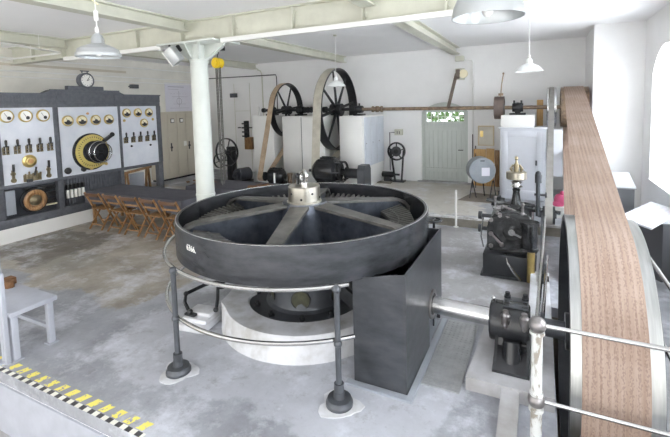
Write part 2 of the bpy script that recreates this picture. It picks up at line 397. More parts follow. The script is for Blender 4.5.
# ---------------------------------------------------------------- ceiling beams
def ibeam_y(x0, x1, z0, y0, y1, label, grp=None):
    r = thing('ceiling_beam', label, 'beam', ((x0+x1)/2, (y0+y1)/2, z0), grp)
    g = MB(); cx = (x0+x1)/2
    g.box(x0, x1, y0, y1, z0, z0+.022); g.box(cx-.012, cx+.012, y0, y1, z0+.022, ZC-.02); g.box(x0, x1, y0, y1, ZC-.02, ZC)
    g.build('beam_web', 'beam', r, False)
    return r
for cx, n in ((-9.1, 'leftmost, above the switchboard'), (-5.65, 'middle, passing over the round column'), (-2.17, 'right one, ending on the rear wall beside the door')):
    for (y0, y1, t) in ((-2.0, 5.46, 'near stretch'), (5.68, YR, 'far stretch')):
        ibeam_y(cx-.11, cx+.11, 3.86, y0, y1, 'cream steel ceiling beam, %s, %s' % (n, t))
r = thing('main_beam', 'deep cream riveted steel beam carried by the round column', 'beam', (-4.7, 5.57, 3.67))
g = MB(); g.box(XL, XR, 5.47, 5.67, 3.67, 3.695); g.box(XL, XR, 5.47, 5.67, ZC-.022, ZC)
g.box(XL, XR, 5.555, 5.585, 3.695, ZC-.022)
g.build('beam_web', 'beam', r, False)
g = MB()
for x in [-10.4+1.16*i for i in range(11)]:
    g.box(x-.012, x+.012, 5.475, 5.555, 3.695, ZC-.03)
    for z in (3.75, 3.82, 3.89, 3.96): g.sphere((x+.04, 5.55, z), .012, 6)
g.build('stiffener', 'beam', r, False)
for x0, x1, lb in ((-9.1, -6.2, 'left'), (-4.8, 1.2, 'right')):
    g = MB(); g.box(x0, x1, 5.41, 5.48, 3.60, 3.672, .004)
    tag(g.build('cable_channel', 'whitep', None, False), 'white cable channel below the main beam, %s of the column' % lb, 'channel')
g = MB(); g.tube([(-8.25,3.0,3.76),(-9.0,5.15,3.76),(-9.1,5.36,3.76),(-9.25,5.40,3.76),(-11.29,5.35,3.76)], .02)
for p_ in ((-8.4,3.45),(-8.9,4.85),(-10.2,5.38)): g.cyl((p_[0],p_[1],3.76), (p_[0],p_[1],ZC), .006, seg=6)
tag(g.build('conduit_pipe', 'whitep'), 'pale pipe with a bend under the ceiling above the switchboard', 'pipe')

# column
CXc, CYc = -5.5, 5.62
r = thing('round_column', 'pale painted round iron column with flared bracket head', 'column', (CXc, CYc, 0))
g = MB(); g.lathe((CXc, CYc, 0), [(.0,.0),(.26,.0),(.26,.06),(.20,.12),(.185,.14),(.162,.5),(.162,.93),(.172,.94),(.172,.97),(.162,.98),(.155,3.40),(.0,3.40)], 36)
g.build('shaft', 'colp', r)
g = MB(); g.lathe((CXc, CYc, 0), [(.0,3.34),(.168,3.34),(.168,3.37),(.155,3.39),(.155,3.635),(.0,3.635)], 28)
g.box(CXc-.66, CXc+.66, CYc-.34, CYc+.34, 3.635, 3.67, .005)
g.build('capital', 'colp', r)
for (dx, dy) in ((1,0),(-1,0),(0,1),(0,-1),(.72,.72),(-.72,.72),(.72,-.72),(-.72,-.72)):
    g = MB(); a = math.atan2(dy, dx); L = .60 if dy == 0 else .32 if dx == 0 else .44
    mt = Matrix.Translation((CXc, CYc, 0)) @ Matrix.Rotation(a, 4, 'Z')
    g.prism([(.14, 3.36), (.19, 3.40), (L, 3.61), (L, 3.635), (.14, 3.635)], 'y', -.014, .014)
    bmesh.ops.transform(g.bm, matrix=mt, verts=g.bm.verts[:]); g.build('bracket', 'colp', r, False)

# ---------------------------------------------------------------- horizontal flywheel
WC = (-2.51, 4.15)
fw = thing('horizontal_flywheel', 'huge dark iron flywheel lying horizontal with six broad arms', 'flywheel', (WC[0], WC[1], .98))
g = MB()
g.lathe((*WC, 0), [(1.40,1.335),(1.434,1.335),(1.44,1.329),(1.44,.981),(1.434,.975),(1.40,.975)], 160, closed=True)
g.build('rim', 'rimiron', fw)
g = MB(); g.ring((*WC,0), 1.424, 1.435, 1.3345, 1.3375, 160); plabel(g.build('rim_edge_highlight', 'steel', fw), 'thin bright ring imitating the highlight along the top edge')  # bright ring added to stand in for the light line on the rim's top edge
def polar(r_, a, z): return (WC[0]+r_*math.cos(a), WC[1]+r_*math.sin(a), z)
for k in range(6):
    a = R(48+60*k); d = Vector((math.cos(a), math.sin(a), 0)); s = Vector((-math.sin(a), math.cos(a), 0))
    g = MB()
    def quadbar(secs):
        rings = []
        for rr, w_, z0, z1 in secs:
            c0 = Vector((*WC, 0)) + d*rr
            rings.append([g.bm.verts.new(c0 + s*(sg*w_/2) + Vector((0,0,zz))) for sg, zz in ((-1,z0),(1,z0),(1,z1),(-1,z1))])
        for A_, B_ in zip(rings, rings[1:]):
            for i in range(4): g.bm.faces.new((A_[i], A_[(i+1)%4], B_[(i+1)%4], B_[i]))
        g.bm.faces.new(rings[0]); g.bm.faces.new(rings[-1][::-1])
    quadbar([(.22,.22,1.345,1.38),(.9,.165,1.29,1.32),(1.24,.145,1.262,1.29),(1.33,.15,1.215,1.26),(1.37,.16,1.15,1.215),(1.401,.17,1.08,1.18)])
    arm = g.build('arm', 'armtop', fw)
    g = MB(); 
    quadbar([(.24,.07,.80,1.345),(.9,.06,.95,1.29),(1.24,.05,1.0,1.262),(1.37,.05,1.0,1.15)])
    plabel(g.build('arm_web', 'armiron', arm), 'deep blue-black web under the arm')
g = MB(); g.lathe((*WC, 0), [(.0,.78),(.34,.78),(.42,.82),(.42,.88),(.31,.98),(.29,1.22),(.28,1.31),(.26,1.385),(.0,1.385)], 48); g.build('hub', 'armiron', fw)
g = MB()
g.lathe((*WC, 0), [(.98,1.02),(1.28,1.06),(1.28,1.165),(1.0,1.10)], 96, closed=True)
g.build('gear_ring', 'castiron', fw)
g = MB()
NT = 96
for i in range(NT):
    a = 2*PI*i/NT
    g.bar(polar(1.0, a, 1.125), polar(1.265, a, 1.185), .026, .06, bev=0)
g.ring((*WC, 0), 1.10, 1.115, 1.11, 1.175, 96); g.ring((*WC, 0), 1.00, 1.012, 1.09, 1.14, 96)
g.build('gear_teeth', 'armtop', fw, False)
g = MB(); g.lathe((*WC, 0), [(.42,.84),(1.398,1.0),(1.398,.99),(.42,.82)], 96, closed=True); g.build('lower_web', 'armiron', fw)
# marking on the rim
def text_mesh(txt, size, depth=.001):
    cu = bpy.data.curves.new('t', 'FONT'); cu.body = txt; cu.size = size; cu.extrude = depth; cu.align_x = 'CENTER'; cu.align_y = 'CENTER'; cu.resolution_u = 3
    ob = bpy.data.objects.new('t', cu); COL.objects.link(ob)
    dg = bpy.context.evaluated_depsgraph_get(); me = bpy.data.meshes.new_from_object(ob.evaluated_get(dg))
    bpy.data.objects.remove(ob); return me
def add_text(parent, name, txt, size, mtx, m, fn=None):
    me = text_mesh(txt, size); me.transform(mtx)
    if fn:
        for v in me.vertices: v.co = fn(v.co)
    org = parent_origin(parent); me.transform(Matrix.Translation(-org))
    me.materials.clear(); me.materials.append(M[m]); o = bpy.data.objects.new(name, me); COL.objects.link(o); o.parent = parent; return o
def wrap(co):
    a = R(-107) + co.x/1.453; r_ = 1.4415 + co.z
    return Vector((WC[0]+r_*math.cos(a), WC[1]+r_*math.sin(a), 1.20 + co.y))
add_text(fw, 'painted_number', '6366.', .082, Matrix.Identity(4), 'white_mark', wrap)
# collar and lifting eye on the hub
r = thing('shaft_collar', 'bright turned steel collar on top of the flywheel hub', 'collar', (*WC, 1.385))
g = MB(); g.lathe((*WC, 0), [(.0,1.385),(.205,1.385),(.205,1.395),(.19,1.40),(.188,1.568),(.178,1.578),(.0,1.578)], 40); g.build('collar_body', mat('turned_nickel', (.60,.57,.50), .28, .95, var=.12, scale=9., stretch=(1,1,5)), r)
g = MB()
for a in range(-150, 200, 40):
    c0 = Vector(polar(.186, R(a), 1.50 if (a//40) % 2 else 1.44)); c1 = Vector(polar(.192, R(a), c0.z)); g.cyl(c0, c1, .014, seg=10)
g.build('bolt_hole', 'rubber', r)
r2 = thing('lifting_eye', 'steel lifting eye bolt screwed into the bright collar', 'eye bolt', (*WC, 1.578))
g = MB(); g.cyl((*WC, 1.578), (*WC, 1.615), .04); g.lathe((WC[0], WC[1], 1.685), [(.062+.018*math.cos(t), .018*math.sin(t)) for t in [2*PI*i/10 for i in range(10)]], 24, mtx=Matrix.Rotation(R(65), 4, 'Z') @ AX['x'], closed=True); g.build('eye', 'steel', r2)
r3 = thing('nozzle_valve', 'small black valve clamped beside the lifting eye', 'valve', (WC[0]-.1, WC[1]+.02, 1.578))
g = MB(); g.cyl((WC[0]-.1, WC[1]+.02, 1.578), (WC[0]-.1, WC[1]+.02, 1.66), .018); g.sphere((WC[0]-.1, WC[1]+.02, 1.68), .032); g.build('valve_body', 'black', r3)
# pedestal of the flywheel
r = thing('flywheel_pedestal', 'dark round cast pedestal with holes and bolted foot flange under flywheel', 'pedestal', (*WC, .12))
g = MB(); g.lathe((*WC, 0), [(.0,.12),(.68,.12),(.68,.225),(.665,.24),(.56,.235),(.49,.235),(.455,.26),(.44,.30),(.43,.42),(.43,.78),(.0,.78)], 64); g.build('pedestal_drum', 'midgrey', r)
for a in (-100, -130, -65, -35, 0, 60, 120, 180, -160):
    g = MB(); p = polar(.61, R(a), .23); g.cyl(p, (p[0], p[1], .265), .035, seg=6); g.cyl((p[0],p[1],.265), (p[0],p[1],.295), .018); g.build('bolt', 'castiron', r)
for a in (-69, -129, -9, 51, 111, 171):
    g = MB(); d = Vector((math.cos(R(a)), math.sin(R(a)), 0)); c0 = Vector((*WC, .375))
    g.cyl(c0+d*.425, c0+d*.437, .10, seg=24); o = plabel(g.build('hole', mat('olive_hole_inside', (.07,.072,.04), .6, var=.5, scale=12.), r), 'round opening in the drum')
    g = MB(); q = d.to_track_quat('Z', 'Y').to_matrix().to_4x4()
    g.lathe(c0+d*.43, [(.10,0),(.11,0),(.11,.012),(.10,.012)], 28, mtx=q, closed=True); g.build('hole_rim', 'castiron', o)
for a in (-20,):
    pass
for s_ in (-.25, .25):
    g = MB(); g.bar((-2.12, 4.15+s_, .62), (-1.56, 4.15+s_, .26), .05, .14); g.build('side_bracket', 'castiron', r)
# concrete base: ring wall + square back block
g = MB(); g.lathe((*WC, 0), [(.69,.0),(1.01,.0),(.975,.24),(.955,.265),(.70,.265),(.69,.25)], 96, closed=True)
g.prism([(-3.33,3.56),(-3.12,3.42),(-3.0,4.8),(-3.0,5.3),(-3.5,5.3),(-3.5,4.2)], 'z', 0, .264)
g.prism([(-3.33,4.9),(-1.6,4.9),(-1.6,5.3),(-3.33,5.3)], 'z', 0, .263)
g.lathe((*WC, 0), [(.0,.0),(.71,.0),(.71,.12),(.0,.12)], 48)
tag(g.build('concrete_foundation', 'concrete'), 'whitewashed curved concrete base ring under the flywheel', 'foundation')
# stepped little block and linkage
r = thing('step_block', 'small white stepped concrete block left of the curved base', 'block', (-3.6, 3.55, 0))
g = MB(); mt = Matrix.Translation((-3.58, 3.42, 0)) @ Matrix.Rotation(R(8), 4, 'Z')
g.box(-.14,.22,-.18,.16,0,.07,.01,mt); g.box(-.12,.20,-.11,.16,.07,.12,.008,mt); g.box(-.10,.20,-.03,.16,.12,.16,.008,mt); g.build('block_body', 'concrete', r)
r = thing('control_linkage', 'black jointed lever linkage on the white stepped block', 'linkage', (-3.7, 3.6, .0))
g = MB(); g.tube([(-3.62,3.36,.15),(-3.74,3.40,.24),(-3.80,3.48,.30),(-3.72,3.72,.33),(-3.55,3.82,.36)], .022)
g.tube([(-3.36,3.50,.16),(-3.42,3.60,.25),(-3.50,3.70,.34),(-3.55,3.82,.36)], .02); g.build('lever', 'black', r)
g = MB(); g.cyl((-3.55,3.82,.28), (-3.55,3.82,.62), .045); g.cyl((-3.55,3.82,.40), (-3.55,3.82,.50), .06); g.build('spindle', 'black', r)
g = MB(); g.sphere((-3.62,3.36,.17), .032); g.box(-3.68,-3.54,3.33,3.39,.13,.155); g.build('joint', 'castiron', r)
g = MB(); g.sphere((-3.36,3.50,.18), .03); g.build('joint', 'castiron', r)
g = MB(); g.sphere((-3.80,3.48,.30), .03); g.build('joint', 'castiron', r)

# ---------------------------------------------------------------- curved guard rail around the wheel
RR = 1.565
RCX, RCY = -2.525, 4.175
rail = thing('curved_guard_rail', 'curved two-bar steel guard rail around the front of the flywheel', 'railing', (-3.07, 2.69, 0))
def arc(a0, a1, z, rr=RR, n=60): return [(RCX+rr*math.cos(R(a0+(a1-a0)*i/n)), RCY+rr*math.sin(R(a0+(a1-a0)*i/n)), z) for i in range(n+1)]
for z, a1 in ((1.0, -46), (.535, -44.5)):
    g = MB(); g.tube(arc(-190, a1, z), .019, 10); g.build('handrail', 'steel', rail)
POSTS = ((-3.085,2.685),(-1.49,2.925))
for p in POSTS:
    g = MB()
    g.cyl((p[0],p[1],.10), (p[0],p[1],1.0), .025)
    for z in (.535, 1.0): g.sphere((p[0],p[1],z), .036)
    g.cyl((p[0],p[1],.10), (p[0],p[1],.19), .042)
    po = g.build('post', 'midgrey', rail)
    g = MB(); g.lathe((p[0],p[1],0), [(.0,.0),(.115,.0),(.115,.03),(.105,.045),(.10,.065),(.05,.07),(.045,.12),(.0,.12)], 28); g.build('foot_flange', 'midgrey', po)
for k, p in enumerate(POSTS):
    g = MB()
    n = 22; pts = [(p[0]+.17*(1+.18*math.sin(3*t+k)+.1*math.sin(7*t))*math.cos(t), p[1]+.17*(1+.18*math.sin(3*t+k)+.1*math.sin(5*t))*math.sin(t)) for t in [2*PI*i/n for i in range(n)]]
    g.prism(pts, 'z', -.001, .006)
    tag(g.build('mortar_patch', 'concrete', None, False), 'splashed white mortar patch around the %s foot of the curved rail' % ('left', 'right')[k], 'patch')

# ---------------------------------------------------------------- gear housing box
r = thing('gear_housing', 'tall dark sheet-iron housing open at the top beside the flywheel', 'housing', (-1.25, 3.9, 0))
g = MB(); H0, H1 = 1.07, 1.07
g.box(-1.49, -1.0, 3.24, 3.255, .0, .985)                                         # front, low where the wheel passes
g.prism([(-1.42,.985),(-1.0,.985),(-1.0,1.07),(-1.03,1.07)], 'y', 3.24, 3.255)
g.build('front_plate', 'housing', r, False)
g = MB(); g.prism([(3.255,.0),(4.05,.0),(4.05,.38),(4.25,.38),(4.25,.12),(4.62,.30),(4.62,1.09),(3.255,1.07)], 'x', -1.015, -1.0)
g.build('side_plate', 'housing', r, False)
g = MB(); g.box(-1.49, -1.475, 3.255, 4.6, .03, .93); g.box(-1.475, -1.015, 4.605, 4.62, .03, 1.08); g.build('back_plate', 'housing', r, False)
g = MB(); g.box(-1.55, -.94, 3.17, 3.235, .0, .02); g.box(-.995, -.94, 3.236, 4.65, .0, .02); g.box(-1.475, -1.02, 3.26, 4.6, .0, .012); g.build('base_frame', 'greypanel', r, False)
g = MB(); q = AX['x']; g.lathe((-.998, 4.15, .415), [(.11,.0),(.15,.0),(.15,.018),(.11,.018)], 32, 'x', closed=True); g.build('shaft_flange', 'ballsteel', r)
r = thing('valve_handwheel', 'small dark handwheel standing behind the gear housing', 'handwheel', (-1.12, 4.78, 0))
g = MB(); g.cyl((-1.12,4.78,0), (-1.12,4.78,1.13), .016); g.build('spindle', 'castiron', r)
g = MB(); g.lathe((-1.12,4.78,1.13), [(.085+.012*math.cos(t), .012*math.sin(t)) for t in [2*PI*i/8 for i in range(8)]], 28, closed=True)
for k in range(4): g.bar((-1.12,4.78,1.13), (-1.12+.085*math.cos(k*PI/2), 4.78+.085*math.sin(k*PI/2), 1.13), .014, .01)
g.build('wheel', 'castiron', r)
g = MB(); 
g.box(-.93, -.60, 3.45, 4.66, 0, .012)
for i in range(26):
    for j in range(7):
        g.box(-.915+j*.046, -.895+j*.046, 3.48+i*.045, 3.49+i*.045, .012, .015)
tag(g.build('tread_plate', 'tread', None, False), 'chequered steel floor plate right of the gear housing', 'floor plate')
# main horizontal shaft
r = thing('main_shaft', 'thick polished steel shaft running from the housing to the belt wheel', 'shaft', (-.3, 4.15, .415))
g = MB(); g.cyl((-1.45,4.15,.425), (-.42,4.15,.395), .086, seg=32); g.build('polished_journal', 'steel', r)
g = MB(); g.cyl((-.05,4.15,.395), (.95,4.15,.395), .08, seg=32); g.ring((.0,4.15,.395), .0795, .13, -.0, .05, 32, 'x'); g.build('dark_journal', 'midgrey', r)
g = MB(); g.lathe((-1.38,4.15,.415), [(.0,-.05),(.28,-.05),(.36,.06),(.0,.10)], 32, 'x'); g.build('bevel_pinion', 'castiron', r)
# bearing block and its foundation
g = MB(); g.prism([(-.56,3.54),(.13,3.54),(.13,4.72),(-.50,4.72)], 'z', 0, .12)
tag(g.build('bearing_foundation', 'concgrey', None, False), 'low grey concrete slab carrying the black shaft bearing', 'foundation')
g = MB(); g.prism([(3.54,0),(3.54,.10),(2.9,.0)], 'x', -.27, -.13)
tag(g.build('concrete_wedge', 'concgrey', None, False), 'sloping concrete wedge in front of the bearing slab', 'wedge')
g = MB(); g.box(-.10, .13, 4.74, 6.15, 0, .16, .01)
tag(g.build('concrete_plinth', 'concrete', None, False), 'narrow pale concrete plinth along the wheel pit', 'plinth')
r = thing('shaft_bearing', 'black cast shaft bearing with oil cups on the concrete slab', 'bearing', (-.24, 4.15, .12))
g = MB(); g.lathe((-.24,4.13,.39), [(.0,-.185),(.13,-.185),(.175,-.175),(.185,-.16),(.185,.165),(.165,.175),(.0,.18)], 44, 'x')
g.build('bearing_shell', 'black', r)
g = MB(); g.lathe((-.19,4.13,.39), [(.184,-.105),(.203,-.10),(.203,.10),(.184,.105)], 44, 'x', closed=True); g.build('bearing_cap', 'black', r)
g = MB(); g.prism([(3.70,.12),(4.42,.12),(4.42,.15),(4.30,.20),(4.28,.36),(3.98,.36),(3.95,.24),(3.70,.145)], 'x', -.36, -.06)
g.build('bearing_foot', 'black', r)
g = MB(); g.cyl((-.21,3.85,.13), (-.21,3.90,.33), .085, .075, seg=24)
for x in (-.345,-.075): g.prism([(3.74,.14),(3.97,.14),(3.97,.34)], 'x', x-.012, x+.012)
g.build('foot_web', 'black', r)
for x in (-.27, -.11):
    g = MB(); g.cyl((x,4.22,.55), (x,4.22,.61), .034, seg=6); g.cyl((x,4.22,.61), (x,4.22,.645), .022); g.build('cap_nut', 'castiron', r)
    g = MB(); g.cyl((x,4.06,.56), (x,4.06,.60), .03, seg=6); g.build('cap_nut', 'castiron', r)
    g = MB(); g.lathe((x,3.955,.475), [(.0,-.12),(.014,-.10),(.038,-.02),(.042,.06),(.026,.08),(.026,.105),(.0,.105)], 18); g.build('oil_cup', 'ballsteel', r)
    g = MB(); g.cyl((x,3.935,.215), (x,3.935,.27), .028, seg=6); g.build('foot_bolt', 'castiron', r)
g = MB(); g.box(-.30,-.08,4.03,4.25,.575,.59,.003); g.build('cap_plate', 'midgrey', r)
g = MB(); g.tube([(-.36,4.10,.55),(-.37,4.08,.60),(-.385,4.06,.63)], .012); g.sphere((-.385,4.06,.635), .018); g.build('oil_tap', 'steel', r)

# ---------------------------------------------------------------- spoked wheels / belts
def spoked(name, label, cat, c, Rr, w, n, rim_t=.035, rimmat='castiron', spokemat='castiron', hub_r=.12, hub_w=None, a0=0, taper=.05, group=None, crown=0.):
    root = thing(name, label, cat, c, group); hub_w = hub_w or w*1.1
    g = MB()
    if crown: g.lathe(c, [(Rr-rim_t,-w/2),(Rr,-w/2),(Rr+crown,0),(Rr,w/2),(Rr-rim_t,w/2)], 96, 'x', closed=True)
    else: g.ring(c, Rr-rim_t, Rr, -w/2, w/2, 96, 'x')
    g.build('rim', rimmat, root)
    g = MB(); g.cyl((c[0]-hub_w/2,c[1],c[2]), (c[0]+hub_w/2,c[1],c[2]), hub_r, seg=28); g.build('hub', spokemat, root)
    for k in range(n):
        a = a0+2*PI*k/n; d = Vector((0, math.cos(a), math.sin(a))); p0 = Vector(c)+d*hub_r*.9; p1 = Vector(c)+d*(Rr-rim_t*.5)
        g = MB(); g.cyl(p0, p1, taper*1.2, taper*.75, seg=10)
        for v in g.bm.verts: v.co.x = c[0]+(v.co.x-c[0])*.7
        g.build('spoke', spokemat, root)
    return root
OY = 10.79
def oz(x): return 2.352 - .008*(x-.4)
# big belt wheel
BW = (.475, 4.15, .395)
root = spoked('upright_flywheel', 'large upright steel-faced belt wheel turning in the floor pit', 'wheel', BW, 1.045, .54, 6, .045, 'castiron', 'castiron', .16, .5, taper=.06)
g = MB(); g.ring(BW, 1.045, 1.054, -.266, .266, 128, 'x'); plabel(g.build('rim_band', 'brush', root), 'bright turned steel face')
# far pulleys on the line shaft
spoked('belt_pulley', 'broad brown pulley under the big belt at the shaft end', 'pulley', (.672, OY, oz(.67)), .45, .54, 5, .03, 'rust', 'castiron', .10, .3)
spoked('belt_pulley', 'narrow bright pulley left of the broad one on the line shaft', 'pulley', (.22, OY, oz(.22)), .45, .19, 5, .03, 'steel', 'castiron', .09, .2)
def belt(name, label, c0, r0, c1, r1, w, t, m, shear=0., cat='belt'):
    """open flat belt around two wheels; c = (x, y, z)"""
    y0, z0 = c0[1], c0[2]; y1, z1 = c1[1], c1[2]
    d = math.hypot(y1-y0, z1-z0); base = math.atan2(z1-z0, y1-y0); al = math.acos((r0-r1)/d)
    pts = []
    n = 40
    for i in range(n+1):                     # around far wheel c1 from +al to -al
        a = base+al-2*al*i/n; pts.append((c1[0], y1+r1*math.cos(a), z1+r1*math.sin(a), math.cos(a), math.sin(a)))
    for i in range(n+1):
        a = base-al-(2*PI-2*al)*i/n; pts.append((c0[0], y0+r0*math.cos(a), z0+r0*math.sin(a), math.cos(a), math.sin(a)))
    g = MB(); rings = []
    for x, y, z, ny, nz in pts:
        rings.append([g.bm.verts.new((x-w/2,y,z)), g.bm.verts.new((x+w/2,y,z)), g.bm.verts.new((x+w/2,y+ny*t,z+nz*t)), g.bm.verts.new((x-w/2,y+ny*t,z+nz*t))])
    for a_, b_ in zip(rings, rings[1:]+rings[:1]):
        for i in range(4): g.bm.faces.new((a_[i], a_[(i+1)%4], b_[(i+1)%4], b_[i]))
    return tag(g.build(name, m), label, cat)
belt('drive_belt', 'very wide woven brown drive belt rising from the pit wheel', (.47,4.15,.395), 1.055, (.655,OY,oz(.67)), .452, .385, .012, 'bigbelt')
# governor pulley and belt
GP = (.12, 6.55, .86)
spoked('belt_pulley', 'small dark pulley on the governor cross shaft', 'pulley', GP, .13, .16, 5, .02, 'castiron', 'castiron', .04, .18, taper=.015)
belt('governor_belt', 'narrow grey belt dropping from the line shaft to the governor', GP, .132, (.22,OY,oz(.22)), .452, .10, .008, mat('grey_canvas_belt', (.33,.32,.30), .5, .1, var=.2, scale=6.))
# line shaft
r = thing('line_shaft', 'long overhead line shaft crossing the rear of the hall', 'shaft', (-3.8, OY, oz(-3.8)))
g = MB(); g.cyl((-4.7,OY,oz(-4.7)), (1.02,OY,oz(1.02)), .045, seg=20); g.build('brown_shaft', 'rust', r)
g = MB(); g.cyl((-7.95,OY,oz(-8.)), (-4.7,OY,oz(-4.7)), .045, seg=20); g.build('dark_shaft', 'castiron', r)
for x, rr_, l in ((-4.08,.085,.30),(-6.3,.09,.26),(-5.95,.12,.12),(-5.72,.09,.1),(-6.62,.11,.1)):
    g = MB(); 
    g.lathe((x,OY,oz(x)), [(.0,-l/2),(rr_,-l/2),(rr_,-l*.36),(rr_*.72,-l*.34),(rr_*.72,-l*.14),(rr_,-l*.12),(rr_,l*.12),(rr_*.72,l*.14),(rr_*.72,l*.34),(rr_,l*.36),(rr_,l/2),(.0,l/2)], 24, 'x')
    g.build('coupling', 'castiron' if x < -4.2 else 'rust', r)
g = MB(); g.cyl((-7.97,OY,oz(-8.)), (-7.88,OY,oz(-8.)), .07); g.build('end_collar', 'black', r)
# split pulley with lever
spoked('split_pulley', 'small dark wooden split pulley on the brown line shaft', 'pulley', (-.91, OY, oz(-.9)), .275, .22, 4, .05, mat('dark_pulley_wood', (.17,.13,.115), .5, .1, var=.3), 'castiron', .09, .24)
r = thing('belt_shifter', 'thin rusty lever hanging above the split pulley', 'lever', (-.86, OY-.05, 2.66))
g = MB(); g.tube([(-.88,OY-.06,2.60),(-.86,OY-.06,2.9),(-.82,OY-.06,3.17)], .014); g.bar((-.93,OY-.06,2.68), (-.82,OY-.06,2.68), .03, .06); g.sphere((-.82,OY-.06,3.18), .025); g.build('lever_rod', 'rust', r)
# two big wheels at left
spoked('spoked_pulley', 'smaller upright spoked pulley at the left end of line shaft', 'pulley', (-7.06, OY, oz(-7.1)), .82, .20, 6, .03, 'castiron', 'castiron', .13, .26, a0=R(8), taper=.035)
spoked('spoked_pulley', 'largest upright spoked pulley between the white pedestals', 'pulley', (-5.33, OY, oz(-5.33)), 1.18, .27, 8, .035, 'castiron', 'castiron', .17, .34, a0=R(10), taper=.045)
MP1 = (-7.1, 9.50, .56); MP2 = (-5.33, 9.55, .78)
belt('leather_belt', 'brown leather belt from the smaller spoked pulley down to a motor', MP1, .13, (-7.06,OY,oz(-7.1)), .823, .17, .008, 'leather')
belt('canvas_belt', 'cream canvas belt over the largest spoked pulley', MP2, .14, (-5.33,OY,oz(-5.33)), 1.183, .24, .008, 'creambelt')

# white pedestals under the line shaft
def pedestal(x0, x1, y0, z1, label, extra=None):
    r = thing('white_pedestal', label, 'pedestal', ((x0+x1)/2, (y0+YR)/2, ZF), 'white masonry pedestals under the line shaft')
    g = MB(); g.box(x0, x1, y0, YR-.01, ZF, z1, .012); g.build('pedestal_body', 'whitep', r)
    return r
pedestal(-8.0, -7.24, 10.30, 2.255, 'white pedestal left of the smaller spoked pulley')
p2 = pedestal(-6.92, -5.52, 10.30, 2.235, 'white pedestal between the two spoked pulleys')
p3 = pedestal(-5.02, -4.34, 10.28, 2.215, 'white pedestal right of the largest spoked pulley, grey panelled side')
g = MB(); g.box(-6.26,-6.25,10.288,10.302,.25,2.2); g.build('panel_joint', 'midgrey', p2, False)
for k in range(3):
    g = MB(); y0 = 10.42+k*.5; g.box(-4.34,-4.305,y0,y0+.485,.80,2.17,.008); o = g.build('side_panel', 'greypanel' if False else mat('pale_blue_panel', (.60,.64,.70), .4, var=.05), p3)
    g = MB(); g.cyl((-4.305,y0+.06,1.45), (-4.285,y0+.06,1.45), .016, seg=10); g.build('catch', 'steel', o)
for x, z in ((-7.6,2.255),(-6.55,2.235),(-4.62,2.215)):
    r = thing('plummer_block', 'dark shaft bearing on top of the %s' % {-7.6:'leftmost white pedestal', -6.55:'white pedestal between the spoked pulleys', -4.62:'panelled white pedestal'}[x], 'bearing', (x, OY, z))
    g = MB(); g.box(x-.11,x+.11,OY-.2,OY+.2,z,z+.05,.01); g.lathe((x,OY,oz(x)), [(.046,-.10),(.10,-.10),(.11,.0),(.10,.10),(.046,.10)], 24, 'x', closed=True); g.build('bearing_body', 'black', r)
    g = MB(); g.cyl((x,OY,oz(x)+.10), (x,OY,oz(x)+.17), .025); g.build('oil_cup', 'castiron', r)
g = MB(); g.cyl((-7.86,10.42,2.255), (-7.86,10.42,2.54), .04, seg=14); tag(g.build('white_bottle', 'whitep'), 'white cylinder standing on the leftmost pedestal', 'bottle')

# right cabinet
r = thing('white_cabinet', 'white wooden cabinet with panelled door below the line shaft', 'cabinet', (-.37, 10.8, ZF))
g = MB(); g.box(-.86, .12, 10.47, 11.3, ZF, 1.86, .008); g.build('cabinet_body', 'bluew', r)
g = MB(); g.box(-.90, .16, 10.43, 11.3, 1.86, 1.90, .008); g.build('cornice', 'bluew', r)
g = MB(); g.box(-.80,-.70,10.445,10.47,.28,1.80,.004); g.box(-.08,.02,10.445,10.47,.28,1.80,.004); g.box(-.70,-.08,10.445,10.47,1.68,1.80,.004); g.box(-.70,-.08,10.445,10.47,.28,.42,.004)
g.box(-.70,-.08,10.458,10.47,.42,1.68); o = g.build('door', 'bluew', r)
g = MB(); g.box(-.10,-.06,10.43,10.445,1.02,1.14); g.build('lock', 'midgrey', o)
g = MB(); g.box(-.85, -.13, 10.47, 11.1, 1.90, 2.185, .01)
tag(g.build('bearing_block', 'whitep'), 'white masonry block on the cabinet carrying a shaft bearing', 'block')
r = thing('plummer_block', 'dark shaft bearing on the white block above the cabinet', 'bearing', (-.5, OY, 2.185))
g = MB(); g.box(-.68,-.32,OY-.18,OY+.18,2.185,2.23,.008); g.lathe((-.5,OY,oz(-.5)), [(.046,-.11),(.10,-.12),(.125,.0),(.10,.12),(.046,.11)], 24, 'x', closed=True); g.box(-.56,-.44,OY-.1,OY+.1,2.22,2.44,.02); g.build('bearing_body', 'black', r)
for x in (-.58,-.42):
    g = MB(); g.cyl((x,OY,2.42), (x,OY,2.53), .022, seg=8); g.build('oil_cup', 'castiron', r)
g = MB(); g.box(-.09,.05,11.12,11.22,1.90,2.53,.004)
tag(g.build('timber_post', 'pine'), 'upright pine timber standing on the cabinet behind the shaft', 'timber')
g = MB(); g.box(.20,.42,9.75,9.80,.9,1.9); tag(g.build('guard_board', 'bluew', None, False), 'white guard board hanging between the two right belts', 'board')

